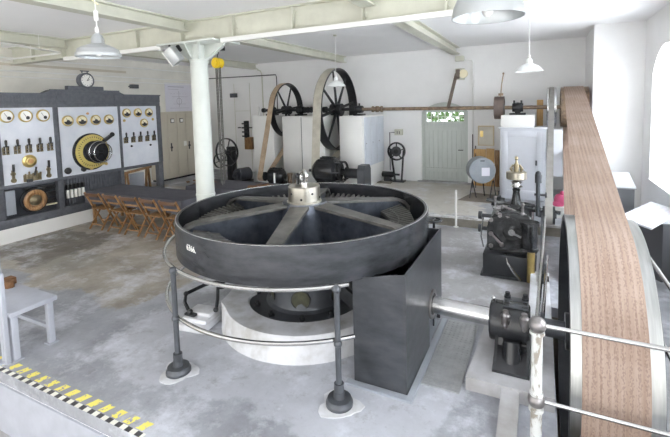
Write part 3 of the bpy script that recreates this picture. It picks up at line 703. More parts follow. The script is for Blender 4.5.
# ---------------------------------------------------------------- things on the rear wall
r = thing('wall_pulley', 'small wall pulley with cream cover above the door', 'pulley', (-1.99, 11.9, 3.3))
g = MB(); g.box(-2.16,-1.92,11.9,11.995,3.14,3.46,.01); g.build('mounting_plate', 'beam', r)
g = MB(); g.lathe((-2.02,11.83,3.30), [(.0,-.10),(.13,-.10),(.13,-.02),(.05,.0),(.05,.06),(.0,.06)], 24, mtx=AX['x']); g.build('pulley_drum', 'darkbelt', r)
g = MB(); g.lathe((-1.93,11.80,3.30), [(.0,-.02),(.11,-.02),(.12,.02),(.06,.05),(.0,.05)], 24, mtx=AX['y']); g.build('cover', 'dial', r)
g = MB(); g.bar((-2.11,11.80,3.32), (-2.16,10.90,2.40), .09, .008)
tag(g.build('dark_belt', 'darkbelt', None, False), 'thin dark belt from the wall pulley down to the shaft', 'belt')
g = MB(); g.tube([(-1.70,11.96,.3),(-1.70,11.96,3.62),(-1.74,11.96,3.68),(-1.95,11.96,3.68)], .018)
for z in (1.0, 2.0, 3.0): g.box(-1.73,-1.67,11.93,11.998,z,z+.03)
tag(g.build('wall_pipe', 'whitep'), 'thin white pipe running up the wall right of the door', 'pipe')
r = thing('junction_box', 'small cream junction box where the right ceiling beam ends', 'box', (-2.03, 11.9, 3.62))
g = MB(); g.box(-2.17,-1.93,11.88,11.995,3.66,3.80,.01); g.build('box_body', 'beam', r)
r = thing('notice_frame', 'wood-framed notice hanging right of the door', 'notice', (-1.35, 11.95, 1.3))
g = MB(); X0,X1,Z0,Z1 = -1.56,-1.14,1.31,1.86
g.box(X0,X1,11.92,11.995,Z0,Z0+.03); g.box(X0,X1,11.92,11.995,Z1-.03,Z1); g.box(X0,X0+.03,11.92,11.995,Z0+.03,Z1-.03); g.box(X1-.03,X1,11.92,11.995,Z0+.03,Z1-.03); g.build('frame', mat('pale_wood_frame', (.55,.45,.30), .5), r, False)
g = MB(); g.box(X0+.03,X1-.03,11.935,11.95,Z0+.03,Z1-.03); g.build('sheet', mat('cream_notice', (.66,.63,.55), .6, var=.1), r, False)
g = MB(); g.box(-1.50,-1.42,11.932,11.935,1.55,1.72); g.build('plaque', 'brass', r, False)
for k,(x0,x1,zt,mm) in enumerate(((-1.66,-1.34,1.22,'pine'),(-1.33,-1.12,1.24,'pine'),(-1.11,-.99,1.20,'wood'))):
    g = MB(); g.box(x0,x1,11.84,11.88,ZF,zt,.004)
    tag(g.build('timber_plank', mm), 'pine plank leaning on the wall behind the grey drum, %s' % ('leftmost','middle','narrow dark right one')[k], 'plank')
for k,(x, zt) in enumerate(((-1.70,1.62),(-1.62,1.3))):
    g = MB(); g.cyl((x+.06,11.5,ZF), (x,11.93,zt), .013, seg=8); tag(g.build('iron_rod', 'castiron'), '%s thin iron rod leaning left of the pine planks' % ('longer','shorter')[k], 'rod')
# grey drum on legs
r = thing('grey_drum', 'round grey metal drum with white label on iron legs', 'drum', (-1.2, 10.4, ZF))
mt = Matrix.Rotation(R(22), 4, 'Z') @ Matrix.Rotation(PI/2, 4, 'X')
g = MB(); g.lathe((-1.24,10.30,.87), [(.0,.0),(.30,.0),(.315,-.01),(.315,-.33),(.0,-.33)], 40, mtx=mt); g.build('drum_body', mat('drum_grey', (.30,.33,.36), .35, .3, var=.15, scale=6.), r)
g = MB(); m4 = Matrix.Translation((-1.24,10.30,.87)) @ mt; g.box(-.02,.17,-.13,.07,.001,.004,0,m4); g.build('paper_label', 'paper', r, False)
g = MB(); g.box(-.05,.05,.22,.25,.001,.004,0,m4); g.build('nameplate', 'midgrey', r, False)
for (a,b) in (((-1.47,10.28,.62),(-1.52,10.2,ZF)),((-1.47,10.28,.62),(-1.38,10.3,ZF)),((-1.02,10.40,.62),(-1.06,10.2,ZF)),((-1.0,10.45,.62),(-.94,10.4,ZF)),((-1.25,10.5,.56),(-1.22,10.55,ZF))):
    g = MB(); g.cyl(a, b, .014, seg=8); g.build('leg', 'black', r)
g = MB(); g.prism([(-1.75,9.9),(-.95,9.85),(-.88,10.75),(-1.55,10.85)], 'z', ZF, ZF+.006); tag(g.build('floor_mat', 'brownmat', None, False), 'dark brown mat on the floor under the grey drum', 'mat')
# crank stand
r = thing('crank_machine', 'black spoked crank wheel machine on stand left of door', 'machine', (-3.83, 11.75, ZF))
g = MB(); g.ring((-3.83,11.66,1.12), .23, .275, -.03, .03, 36, 'y')
for k in range(5):
    a = k*2*PI/5+.3; g.bar((-3.83,11.66,1.12), (-3.83+.24*math.cos(a),11.66,1.12+.24*math.sin(a)), .03, .03)
g.cyl((-3.83,11.60,1.12), (-3.83,11.85,1.12), .07); g.build('crank_wheel', 'black', r)
g = MB(); g.cyl((-3.83,11.62,1.12), (-3.83,11.66,1.12), .15); g.build('gear_disc', 'castiron', r)
for s_ in (-1,1):
    g = MB(); g.bar((-3.83+s_*.2,11.72,1.15), (-3.80+s_*.10,11.72,ZF+.03), .045, .045); g.build('leg', 'black', r)
g = MB(); g.box(-4.02,-3.60,11.6,11.85,ZF,ZF+.05,.01); g.build('base', 'black', r)
g = MB(); g.cyl((-4.28,11.68,.42), (-3.95,11.68,.42), .085); g.cyl((-3.95,11.68,.42), (-3.75,11.68,.42), .03); g.box(-4.22,-4.02,11.6,11.76,ZF,.36); g.build('motor', 'black', r)
r = thing('switch_box', 'small pale switch box with conduit above the crank machine', 'switch', (-3.83, 11.95, 1.6))
g = MB(); g.box(-3.96,-3.72,11.88,11.995,1.58,1.76,.01); g.build('box_body', 'beam', r)
g = MB(); g.tube([(-3.96,11.92,1.66),(-4.12,11.92,1.66),(-4.12,11.92,.5)], .014); g.build('conduit', 'midgrey', r)
g = MB(); g.box(-3.88,-3.86,11.87,11.88,1.62,1.70); g.box(-3.81,-3.79,11.87,11.88,1.62,1.70); g.build('toggle', 'midgrey', r, False)
g = MB(); g.prism([(-4.5,11.35),(-3.9,11.3),(-3.95,11.6),(-4.45,11.62)], 'z', ZF, ZF+.02); tag(g.build('floor_mat', 'brownmat', None, False), 'flat brown board lying before the crank machine', 'mat')

# rear-left wall items
r = thing('rear_pipe', 'thin grey pipe running along the rear wall and down', 'pipe', (-9.5, 11.9, 3.5))
g = MB(); g.tube([(-11.2,11.92,3.64),(-8.2,11.92,3.62),(-8.17,11.92,3.55),(-8.17,11.92,2.2)], .018); g.build('pipe_run', 'midgrey', r)
r = thing('rear_pipe', 'thin cream pipe bending down from the left ceiling beam', 'pipe', (-8.9, 11.9, 3.5))
g = MB(); g.tube([(-9.0,11.975,3.84),(-8.88,11.975,3.80),(-8.82,11.975,3.68),(-8.8,11.975,.3)], .02); g.build('pipe_run', 'beam', r)
for k,(x0,x1,z0,z1,m,lb) in enumerate(((-9.62,-9.30,1.02,1.46,'wood','brown wooden box on the rear wall'),(-9.62,-9.48,1.40,2.05,'castiron','dark long insulator strip on the rear wall'),(-10.2,-9.95,2.9,3.05,'midgrey','small grey junction box high on the rear wall'))):
    g = MB(); g.box(x0,x1,11.86,11.995,z0,z1,.01)
    if m == 'castiron':
        for q in range(4): g.cyl((x0-.06,11.84,z0+.1+q*.15), (x1+.03,11.84,z0+.1+q*.15), .025, seg=8)
    tag(g.build('wall_box' if k != 1 else 'insulator_strip', m), lb, 'box' if k != 1 else 'insulator')
for k in range(4):
    g = MB(); g.box(-9.95+k*.17,-9.86+k*.17,11.93,11.998,1.78,1.82); tag(g.build('name_plate', 'midgrey', None, False), 'tiny dark plates in a row on the rear wall', 'plate', 'tiny dark plates on the rear wall')
g = MB()
for x in (-10.1,-9.4): g.box(x-.006,x+.006,11.985,11.999,.25,3.4)
g.box(-10.1,-9.4,11.985,11.999,2.40,2.412); tag(g.build('panel_seam', 'beam', None, False), 'fine seams of a flush white panel in the rear wall', 'panel')

# spoked wheel stand (regulator) at rear left
sx, sy = -8.75, 9.95
r = thing('regulator_stand', 'dark iron stand with a thin spoked handwheel at rear left', 'machine', (sx, sy, ZF))
def P(x, y, z): return (x, y, z)
g = MB(); g.box(sx-.02,sx+.17,sy-.02,sy+.22,ZF+.05,1.32,.01); g.box(sx-.25,sx+.30,sy-.15,sy+.35,ZF,ZF+.06); g.build('stand', 'black', r)
g = MB(); g.ring((sx+.08,sy-.12,1.17), .40,.435,-.025,.025,44,'y')
for k in range(6):
    a = k*PI/3+.2; g.bar((sx+.08,sy-.12,1.17), (sx+.08+.41*math.cos(a),sy-.12,1.17+.41*math.sin(a)), .03, .02)
g.cyl((sx+.08,sy-.18,1.17), (sx+.08,sy+.05,1.17), .06); g.build('handwheel', 'castiron', r)
g = MB(); g.ring((sx-.14,sy-.22,.90), .20,.225,-.02,.02,32,'y')
for k in range(4):
    a = k*PI/2+.4; g.bar((sx-.14,sy-.22,.90), (sx-.14+.21*math.cos(a),sy-.22,.90+.21*math.sin(a)), .02, .02)
g.cyl((sx-.14,sy-.24,.90), (sx-.05,sy-.0,.90), .025); g.build('small_wheel', 'castiron', r)
r = thing('round_motor', 'round dark motor standing right of the regulator stand', 'motor', (-8.05, 9.9, ZF))
g = MB(); g.cyl((-8.15,9.65,.50), (-8.05,10.05,.50), .21, seg=28); g.cyl((-8.17,9.58,.50), (-8.15,9.65,.50), .12); g.cyl((-8.18,9.5,.50), (-8.17,9.58,.50), .05); g.build('motor_body', mat('grey_black_motor', (.07,.075,.09), .35, .5, var=.2), r)
g = MB(); g.box(-8.35,-7.85,9.65,10.05,ZF,.36,.01); g.build('foot', 'black', r)
# small motor with belt pulley
r = thing('small_motor', 'small black motor at the foot of the brown leather belt', 'motor', (-6.8, 9.75, ZF))
g = MB(); g.lathe((-6.80,9.75,.54), [(.0,-.30),(.12,-.29),(.19,-.22),(.23,-.18),(.23,.16),(.19,.22),(.10,.28),(.0,.28)], 28, 'x'); g.build('motor_body', 'black', r)
g = MB()
for k in range(14):
    a = 2*PI*k/14; g.bar((-6.97,9.75+.23*math.cos(a),.54+.23*math.sin(a)), (-6.63,9.75+.23*math.cos(a),.54+.23*math.sin(a)), .02,.03,up=(0,math.cos(a),math.sin(a)))
g.build('cooling_rib', 'black', r)
g = MB(); g.box(-7.0,-6.6,9.6,10.0,ZF,.36,.01); g.build('foot', 'black', r)
g = MB(); g.cyl((-7.20,9.50,.56), (-6.95,9.62,.56), .035); g.cyl((-7.19,9.50,.56), (-7.01,9.50,.56), .125, seg=28); g.build('pulley', 'castiron', r)
g = MB(); g.cyl((-6.22,9.55,ZF), (-6.22,9.55,.62), .06); g.cyl((-6.22,9.55,.62), (-6.22,9.55,.68), .08); g.cyl((-6.05,9.6,ZF), (-6.05,9.6,.5), .05)
tag(g.build('oil_can', 'rust'), 'brown oil can standing between the two motors', 'can')
# big motor
r = thing('big_motor', 'big black electric motor before the largest spoked pulley', 'motor', (-5.0, 9.6, ZF))
g = MB(); g.lathe((-5.05,9.6,.80), [(.0,-.42),(.14,-.42),(.22,-.38),(.33,-.26),(.36,-.20),(.36,.20),(.33,.26),(.24,.30),(.24,.36),(.0,.36)], 40, 'x'); g.build('motor_body', 'black', r)
g = MB()
for k in range(20):
    a = 2*PI*k/20; g.bar((-5.22,9.6+.365*math.cos(a),.80+.365*math.sin(a)), (-4.88,9.6+.365*math.cos(a),.80+.365*math.sin(a)), .025,.03,up=(0,math.cos(a),math.sin(a)))
g.build('cooling_rib', 'black', r)
g = MB(); g.ring((-4.62,9.6,.80), .24,.27,-.0,.05,32,'x'); 
for k in range(6):
    a = 2*PI*k/6; g.bar((-4.80,9.6+.29*math.cos(a),.80+.29*math.sin(a)), (-4.6,9.6+.25*math.cos(a),.80+.25*math.sin(a)), .05,.03)
g.build('end_shield', 'castiron', r)
g = MB(); g.box(-5.35,-4.7,9.35,9.85,ZF,.50,.02); g.build('foot', 'black', r)
g = MB(); g.cyl((-4.70,9.6,.76), (-4.02,9.6,.76), .05); g.cyl((-4.50,9.6,.76), (-4.12,9.6,.76), .13, seg=28); g.ring((-4.52,9.6,.76), .05,.16,0,.04,28,'x'); g.build('coupling', 'castiron', r)
g = MB(); g.cyl((-5.44,9.55,.78), (-5.22,9.55,.78), .139, seg=28); g.cyl((-5.6,9.57,.79), (-5.4,9.57,.79), .04); g.build('pulley', 'castiron', r)
g = MB(); g.prism([(9.38,ZF),(9.82,ZF),(9.82,.88),(9.74,1.0),(9.46,1.0),(9.38,.88)], 'x', -4.12, -3.92); g.build('end_bracket', 'midgrey', r)

# ---------------------------------------------------------------- cream cabinets + poster
r = thing('cream_cabinet', 'long cream steel cabinet with narrow doors against the left wall', 'cabinet', (-11.1, 10.2, ZF))
g = MB(); g.box(-11.28,-10.92,9.20,11.45,ZF+.06,2.44,.008); g.build('cabinet_body', 'cream', r)
g = MB(); g.box(-11.25,-10.96,9.23,11.42,ZF,ZF+.06); g.build('plinth', 'rubber', r, False)
ys = [9.24,9.62,10.0,10.38,10.76,11.14,11.42]
for k in range(6):
    g = MB(); g.box(-10.92,-10.90,ys[k]+.008,ys[k+1]-.008,.32,2.38,.004); o = g.build('door', 'cream', r)
    if k in (1,3,5):
        g = MB(); y = ys[k]+.10; g.box(-10.90,-10.875,y-.015,y+.015,1.15,1.42); g.cyl((-10.90,y,1.28), (-10.86,y,1.28), .035); g.build('handle', 'plastic', o)
    if k in (1,2,4):
        y = (ys[k]+ys[k+1])/2; g = MB(); g.box(-10.90,-10.88,y-.07,y+.07,2.08,2.22,.004); mt_ = g.build('meter', 'plastic', o); g = MB(); g.box(-10.88,-10.877,y-.055,y+.055,2.10,2.20); g.build('meter_face', 'dialw', mt_, False)
    if k == 2:
        g = MB(); g.box(-10.90,-10.89,ys[k]+.25,ys[k]+.37,1.28,1.44); g.build('notice', 'dialw', o, False)
r = thing('wall_poster', 'large pale lilac plan poster above the cream cabinet', 'poster', (-11.29, 10.5, 2.45))
g = MB(); g.box(-11.295,-11.285,9.93,11.15,2.45,3.42); g.build('sheet', 'paper', r, False)
g = MB(); X = -11.284
g.box(X,X+.002,10.05,10.75,3.28,3.30); g.box(X,X+.002,10.05,10.5,3.20,3.21); g.box(X,X+.002,10.2,10.9,2.95,2.96); g.box(X,X+.002,10.5,10.515,2.6,3.15)
g.ring((X,10.51,2.80), .10,.115,0,.002,24,'x'); g.box(X,X+.002,10.25,10.8,2.70,2.71); g.box(X,X+.002,10.1,10.95,2.56,2.57)
for k in range(6): g.box(X,X+.002,10.15+k*.13,10.2+k*.13,3.05,3.06)
g.build('drawing', 'ink', r, False)
# left wall high conduits
for k,(z,m,rr_,y0,y1,lb) in enumerate(((3.67,'cream',.03,5.2,8.5,'yellowish wooden batten high on the left wall'),(3.52,'whitep',.018,3.5,11.9,'upper white conduit along the left wall'),(3.38,'whitep',.014,3.5,11.9,'lower white conduit along the left wall'),(3.82,'whitep',.018,3.5,11.9,'topmost white conduit along the left wall'))):
    g = MB()
    if m == 'cream': g.box(XL,XL+.05,y0,y1,z-.03,z+.03)
    else: g.cyl((XL+.03,y0,z), (XL+.03,y1,z), rr_, seg=8)
    tag(g.build('wall_batten' if m == 'cream' else 'wall_conduit', m), lb, 'batten' if m == 'cream' else 'conduit')
r = thing('wall_bracket', 'small dark bracket lamp fixed high on the left wall', 'bracket', (XL+.1, 8.6, 3.2))
g = MB(); g.cyl((XL,8.6,3.25), (XL+.2,8.6,3.25), .02); g.box(XL+.15,XL+.3,8.5,8.72,3.18,3.30,.01); g.build('bracket_body', 'midgrey', r)

# ---------------------------------------------------------------- switchboard
SX = -9.26
sb = thing('switchboard', 'long grey switchboard with three pale marble panels of brass gauges', 'switchboard', (SX-.1, 6.0, 0))
B0, B1 = 4.06, 7.95
def yb(mb, y0, y1, z0, z1, x0=SX-.14, x1=SX): return mb.box(x0, x1, y0, y1, z0, z1, .006)
g = MB(); g.box(SX-.16, SX+.01, B0, B1+.02, 0, .28); plabel(g.build('plinth', 'whitep', sb, False), 'white painted plinth')
g = MB()
yb(g, B0, B1, .28, .45); yb(g, B0, B1, 1.045, 1.12); yb(g, B0, B1, 2.62, 2.72)
for y0, y1 in ((B0,4.215),(5.20,5.32),(6.68,6.77),(7.80,B1)): yb(g, y0, y1, .45, 1.045); 
for y0, y1 in ((B0,4.225),(5.205,5.31),(6.70,6.765),(7.82,B1)): yb(g, y0, y1, 1.12, 2.62, SX-.14, SX+.012)
g.build('frame', 'board', sb)
g = MB(); g.prism([(B0,2.72),(B0,2.90),(5.03,2.91),(5.10,2.94),(5.19,2.985),(6.74,2.985),(6.84,2.94),(6.93,2.90),(B1,2.90),(B1,2.72)], 'x', SX-.16, SX+.005)
g.box(SX-.005, SX+.03, B0-.01, 5.1, 2.885, 2.915); g.box(SX-.005, SX+.03, 5.17, 6.76, 2.975, 3.0); g.box(SX-.005, SX+.03, 6.88, B1+.01, 2.885, 2.915)
g.box(SX, SX+.02, 5.30, 5.33, 2.73, 2.96); g.box(SX, SX+.02, 6.62, 6.65, 2.73, 2.96)
g.box(SX, SX+.015, 5.33, 6.62, 2.73, 2.75); g.box(SX, SX+.015, 5.33, 6.62, 2.92, 2.94)
g.build('cornice', 'board', sb, False)
g = MB()
for i in range(16): yy = 4.16+i*.054; g.box(SX, SX+.008, yy, yy+.022, 2.74, 2.86)
g.build('fluting', 'board', sb, False)
g = MB()
for i in range(17): yy = 6.98+i*.054; g.box(SX, SX+.008, yy, yy+.022, 2.74, 2.86)
g.build('fluting', 'board', sb, False)
for y0, y1 in ((4.225,5.205),(5.31,6.70),(6.765,7.82)):
    g = MB(); g.box(SX-.05, SX-.006, y0, y1, 1.12, 2.62); plabel(g.build('marble_panel', 'marble', sb, False), 'pale marble panel')
MX = SX-.006
def gauge(y, z, rad, bezel, style):
    g = MB(); g.lathe((MX,y,z), [(.0,.0),(rad,.0),(rad,.03),(rad*.86,.045),(rad*.82,.03),(.0,.03)], 28, 'x'); o = g.build('gauge', bezel, sb)
    g = MB(); g.lathe((MX,y,z), [(.0,.032),(rad*.80,.032),(.0,.034)], 28, 'x'); g.build('dial', 'dial' if style else 'dialw', o)
    g = MB()
    if style:
        n=12; pts = [(y+rad*.74*math.cos(t), z-.12*rad+rad*.74*math.sin(t)*.82) for t in [PI+PI*i/n for i in range(n+1)]]
        g.prism(pts, 'x', MX+.034, MX+.037); g.cyl((MX+.034,y,z-rad*.12), (MX+.04,y,z-rad*.12), rad*.3, seg=14)
    else:
        g.cyl((MX+.034,y+rad*.25,z-rad*.3), (MX+.037,y+rad*.25,z-rad*.3), rad*.28, seg=14)
    g.bar((MX+.038,y,z-rad*.1), (MX+.038,y-rad*.35,z+rad*.5), .006, .004, up=(1,0,0)); g.build('needle', 'plastic', o, False)
    return o
for y, z, rd, st in ((4.356,2.458,.125,0),(4.684,2.455,.125,0),(5.009,2.453,.125,0),(5.496,2.321,.118,1),(5.805,2.318,.118,1),(6.126,2.315,.118,1),(6.448,2.315,.118,1),(6.93,2.455,.112,1),(7.25,2.455,.112,1),(7.58,2.450,.112,1),(7.415,2.185,.112,1)):
    plabel(gauge(y, z, rd, 'brass', st), 'round brass-rimmed gauge')
def knife(y, z, s=1.):
    g = MB()
    g.box(MX,MX+.02,y-.055*s,y-.012*s,z-.15*s,z+.0*s); g.box(MX,MX+.02,y+.012*s,y+.055*s,z-.15*s,z+.0*s)
    for q in range(3):
        for sg in (-1,1): g.cyl((MX,y+sg*.034*s,z-.135*s+q*.06*s), (MX+.05,y+sg*.034*s,z-.135*s+q*.06*s), .014*s, seg=8)
    o = g.build('knife_switch', 'bronze', sb)
    g = MB(); g.bar((MX+.03,y-.034*s,z-.12*s), (MX+.05,y-.034*s,z+.02*s), .012,.02); g.bar((MX+.03,y+.034*s,z-.12*s), (MX+.05,y+.034*s,z+.02*s), .012,.02); g.build('blade', 'castiron', o)
    g = MB(); g.box(MX+.03,MX+.055,y-.045*s,y+.045*s,z+.0*s,z+.02*s); g.lathe((MX+.045,y,z+.02*s), [(.0,.0),(.016*s,.0),(.024*s,.06*s),(.022*s,.11*s),(.0,.125*s)], 12); g.build('handle', 'plastic', o)
for y in (4.295,4.492,4.694,4.899,5.098): knife(y, 1.865)
for y in (6.865,7.07,7.273,7.483,7.69): knife(y, 1.845, .92)
for y in (4.385,5.03):
    g = MB(); g.cyl((MX,y,1.20), (MX+.03,y,1.20), .045); g.cyl((MX,y,1.33), (MX+.03,y,1.33), .04); g.box(MX,MX+.03,y-.022,y+.022,1.20,1.40); o = plabel(g.build('changeover_switch', 'bronze', sb), 'tall brass changeover switch')
    g = MB(); g.cyl((MX+.04,y,1.38), (MX+.05,y,1.52), .022); g.build('handle', 'plastic', o)
g = MB(); g.lathe((MX,4.69,1.545), [(.0,.0),(.13,.0),(.13,.02),(.09,.03),(.08,.05),(.0,.055)], 28, 'x'); o = plabel(g.build('signal_rosette', 'brass', sb), 'round brass rosette'); g = MB(); g.cyl((MX+.05,4.69,1.545), (MX+.07,4.69,1.545), .045); g.build('rosette_centre', 'copper', o)
g = MB(); g.box(MX,MX+.03,4.56,4.88,1.14,1.28,.004)
for q in range(5): g.cyl((MX+.02,4.58+q*.07,1.16), (MX+.05,4.58+q*.07,1.30+.04*(q%2)), .016, seg=8)
o = plabel(g.build('contact_set', 'bronze', sb), 'cluster of brass contacts'); g = MB(); g.box(MX+.03,MX+.06,4.60,4.70,1.13,1.19); g.cyl((MX+.04,4.75,1.25), (MX+.06,4.78,1.42), .016); g.build('contact_handle', 'plastic', o)
# big regulator dial
DYc, DZc = 5.985, 1.60
g = MB(); g.lathe((MX,DYc-.02,DZc), [(.0,.0),(.42,.0),(.42,.035),(.0,.035)], 56, 'x'); dd = plabel(g.build('regulator_dial', 'black', sb), 'big round field regulator with yellow scale ring')
g = MB(); g.lathe((MX,DYc,DZc), [(.24,.036),(.39,.036),(.385,.055),(.24,.06)], 56, 'x', closed=True); g.build('scale_ring', 'yellowdial', dd)
g = MB()
for k in range(40):
    a = 2*PI*k/40; g.bar((MX+.062,DYc+.31*math.cos(a),DZc+.31*math.sin(a)), (MX+.062,DYc+.345*math.cos(a),DZc+.345*math.sin(a)), .012,.004,up=(1,0,0))
g.build('graduation', 'plastic', dd, False)
g = MB(); g.lathe((MX,DYc+.10,DZc-.02), [(.0,.05),(.27,.05),(.25,.09),(.12,.13),(.0,.14)], 40, 'x'); g.build('boss', 'black', dd)
g = MB(); g.lathe((MX+.22,DYc+.13,DZc-.03), [(.215+.012*math.cos(t), .012*math.sin(t)) for t in [2*PI*i/8 for i in range(8)]], 44, 'x', closed=True)
g.lathe((MX+.14,DYc+.10,DZc-.02), [(.25+.008*math.cos(t), .008*math.sin(t)) for t in [2*PI*i/8 for i in range(8)]], 44, 'x', closed=True); g.build('hand_ring', 'steel', dd)
g = MB(); 
for k in range(5):
    a = k*2*PI/5; g.bar((MX+.21,DYc+.13,DZc-.03), (MX+.21,DYc+.13+.21*math.cos(a),DZc-.03+.21*math.sin(a)), .02,.012)
g.cyl((MX+.1,DYc+.12,DZc-.03), (MX+.26,DYc+.13,DZc-.03), .05); g.build('hand_spoke', 'black', dd)
g = MB(); g.bar((MX+.10,DYc+.24,DZc+.22), (MX+.12,DYc+.46,DZc+.36), .09,.06); g.sphere((MX+.12,DYc+.45,DZc+.36), .055); g.build('contact_arm', 'black', dd)
g = MB(); g.sphere((MX+.08,DYc+.28,DZc-.32), .035); g.sphere((MX+.08,DYc-.08,DZc-.37), .04); g.cyl((MX+.05,DYc+.1,DZc-.34), (MX+.07,DYc+.3,DZc-.3), .02); g.build('terminal', 'brass', dd)
g = MB(); g.lathe((MX,5.42,1.235), [(.0,.0),(.07,.0),(.075,.03),(.05,.07),(.0,.08)], 20, 'x'); g.build('knob', 'plastic', sb)
g = MB(); g.lathe((MX,5.76,1.22), [(.0,.0),(.05,.0),(.055,.04),(.0,.06)], 20, 'x'); g.build('knob', 'plastic', sb)
g = MB(); g.lathe((MX,5.95,2.47), [(.0,.0),(.028,.0),(.028,.02),(.0,.03)], 14, 'x'); g.build('stud', 'copper', sb)
for y, z in ((6.86,2.27),(7.70,2.27)): g = MB(); g.lathe((MX,y,z), [(.0,.0),(.035,.0),(.03,.02),(.0,.03)], 14, 'x'); g.build('stud', 'brass', sb)
for y, z in ((7.02,1.62),(7.58,1.60)): g = MB(); g.lathe((MX,y,z), [(.0,.0),(.028,.0),(.02,.03),(.0,.03)], 14, 'x'); g.build('stud', 'plastic', sb)
# lower bays
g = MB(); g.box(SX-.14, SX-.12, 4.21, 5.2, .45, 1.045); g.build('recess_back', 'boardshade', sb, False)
g = MB()
for i in range(22): g.box(SX-.13, SX-.115, 5.33+i*.0625, 5.33+i*.0625+.045, .45, 1.045)
g.box(SX-.135, SX-.13, 5.32, 6.69, .45, 1.045); plabel(g.build('slatted_screen', 'board', sb, False), 'grey slatted screen behind the lower bay')
g = MB(); g.box(SX-.12, SX-.06, 4.25, 4.42, .52, 1.0, .006); g.build('resistor_panel', 'greypanel', sb)
for r_ in range(3):
    z = .60+r_*.15
    g = MB(); g.box(SX-.12, SX-.07, 4.98 if r_ < 2 else 4.60, 5.18, z, z+.09, .004)
    for q in range(5): g.cyl((SX-.07,5.01+q*.038,z+.045), (SX-.04,5.01+q*.038,z+.045), .014, seg=8)
    g.build('contactor_strip', 'plastic', sb)
g = MB(); g.box(SX-.12, SX-.04, 4.96, 5.18, .565, .59); g.build('contactor_shelf', 'dial', sb, False)
for q in range(5):
    g = MB(); g.box(SX-.10, SX-.05, 5.40+q*.085, 5.45+q*.085, .62, .80, .004); plabel(g.build('fuse', 'dialw', sb), 'white porcelain fuse'); g = MB(); g.box(SX-.10, SX-.03, 5.40+q*.085, 5.45+q*.085, .82, .92, .004); g.build('fuse_holder', 'plastic', sb)
g = MB(); g.lathe((SX,4.72,.745), [(.0,-.05),(.245,-.05),(.255,.0),(.245,.03),(.0,.03)], 44, 'x'); hw = plabel(g.build('lower_handwheel', 'black', sb), 'wood and brass regulating handwheel')
g = MB(); g.lathe((SX,4.72,.745), [(.11,.03),(.21,.03),(.215,.055),(.17,.075),(.12,.06)], 44, 'x', closed=True); g.build('wooden_ring', 'wood', hw)
g = MB(); g.lathe((SX,4.72,.745), [(.0,.03),(.11,.03),(.11,.06),(.05,.10),(.0,.11)], 30, 'x')
for k in range(8):
    a = 2*PI*k/8; g.sphere((SX+.06,4.72+.09*math.cos(a),.745+.09*math.sin(a)), .018, 8)
g.build('brass_centre', 'bronze', hw)
# clock on top
r = thing('round_clock', 'round dark-rimmed clock on the switchboard cornice', 'clock', (SX-.06, 5.99, 3.0))
g = MB(); g.box(SX-.12, SX+.0, 5.56, 6.38, 3.0, 3.085, .006); g.build('clock_base', 'board', r)
g = MB(); g.lathe((SX-.06,5.99,3.215), [(.0,-.06),(.17,-.06),(.175,.06),(.16,.08),(.135,.07),(.0,.07)], 40, 'x'); g.build('clock_case', 'board', r)
g = MB(); g.lathe((SX-.06,5.99,3.215), [(.0,.071),(.135,.071),(.0,.074)], 40, 'x'); cf = g.build('clock_face', 'dialw', r)
g = MB()
for k in range(12):
    a = 2*PI*k/12; g.bar((SX+.016,5.99+.105*math.cos(a),3.215+.105*math.sin(a)), (SX+.016,5.99+.125*math.cos(a),3.215+.125*math.sin(a)), .009,.003,up=(1,0,0))
g.build('hour_mark', 'plastic', cf, False)
g = MB(); g.bar((SX+.019,5.98,3.205), (SX+.019,6.05,3.30), .010,.003,up=(1,0,0)); g.bar((SX+.019,5.99,3.215), (SX+.019,6.04,3.235), .013,.003,up=(1,0,0)); g.build('clock_hand', 'plastic', cf, False)
g = MB(); g.cyl((SX-.06,5.93,3.385), (SX-.06,5.93,3.43), .012); g.cyl((SX-.06,6.05,3.385), (SX-.06,6.05,3.43), .012); g.cyl((SX-.06,5.89,3.43), (SX-.06,6.09,3.43), .012); g.build('clock_ornament', 'board', r)
# stuff behind the open bay
r = thing('wooden_trestle', 'brown wooden trestle frame standing behind the switchboard', 'trestle', (-9.9, 8.05, 0))
g = MB(); g.bar((-9.75,7.1,.88),(-9.75,7.95,.95),.06,.06); g.build('top_bar', 'wood', r)
for a,b in (((-9.75,7.15,.88),(-9.65,7.0,0)),((-9.75,7.2,.88),(-9.85,7.35,0)),((-9.75,7.8,.94),(-9.65,7.65,0)),((-9.75,7.85,.94),(-9.85,8.0,0))):
    g = MB(); g.bar(a,b,.045,.045); g.build('leg', 'wood', r)
g = MB(); g.box(-9.9,-9.8,7.3,7.75,0,.82); tag(g.build('leaning_board', 'greypanel', None, False), 'pale grey board leaning behind the trestle', 'board')

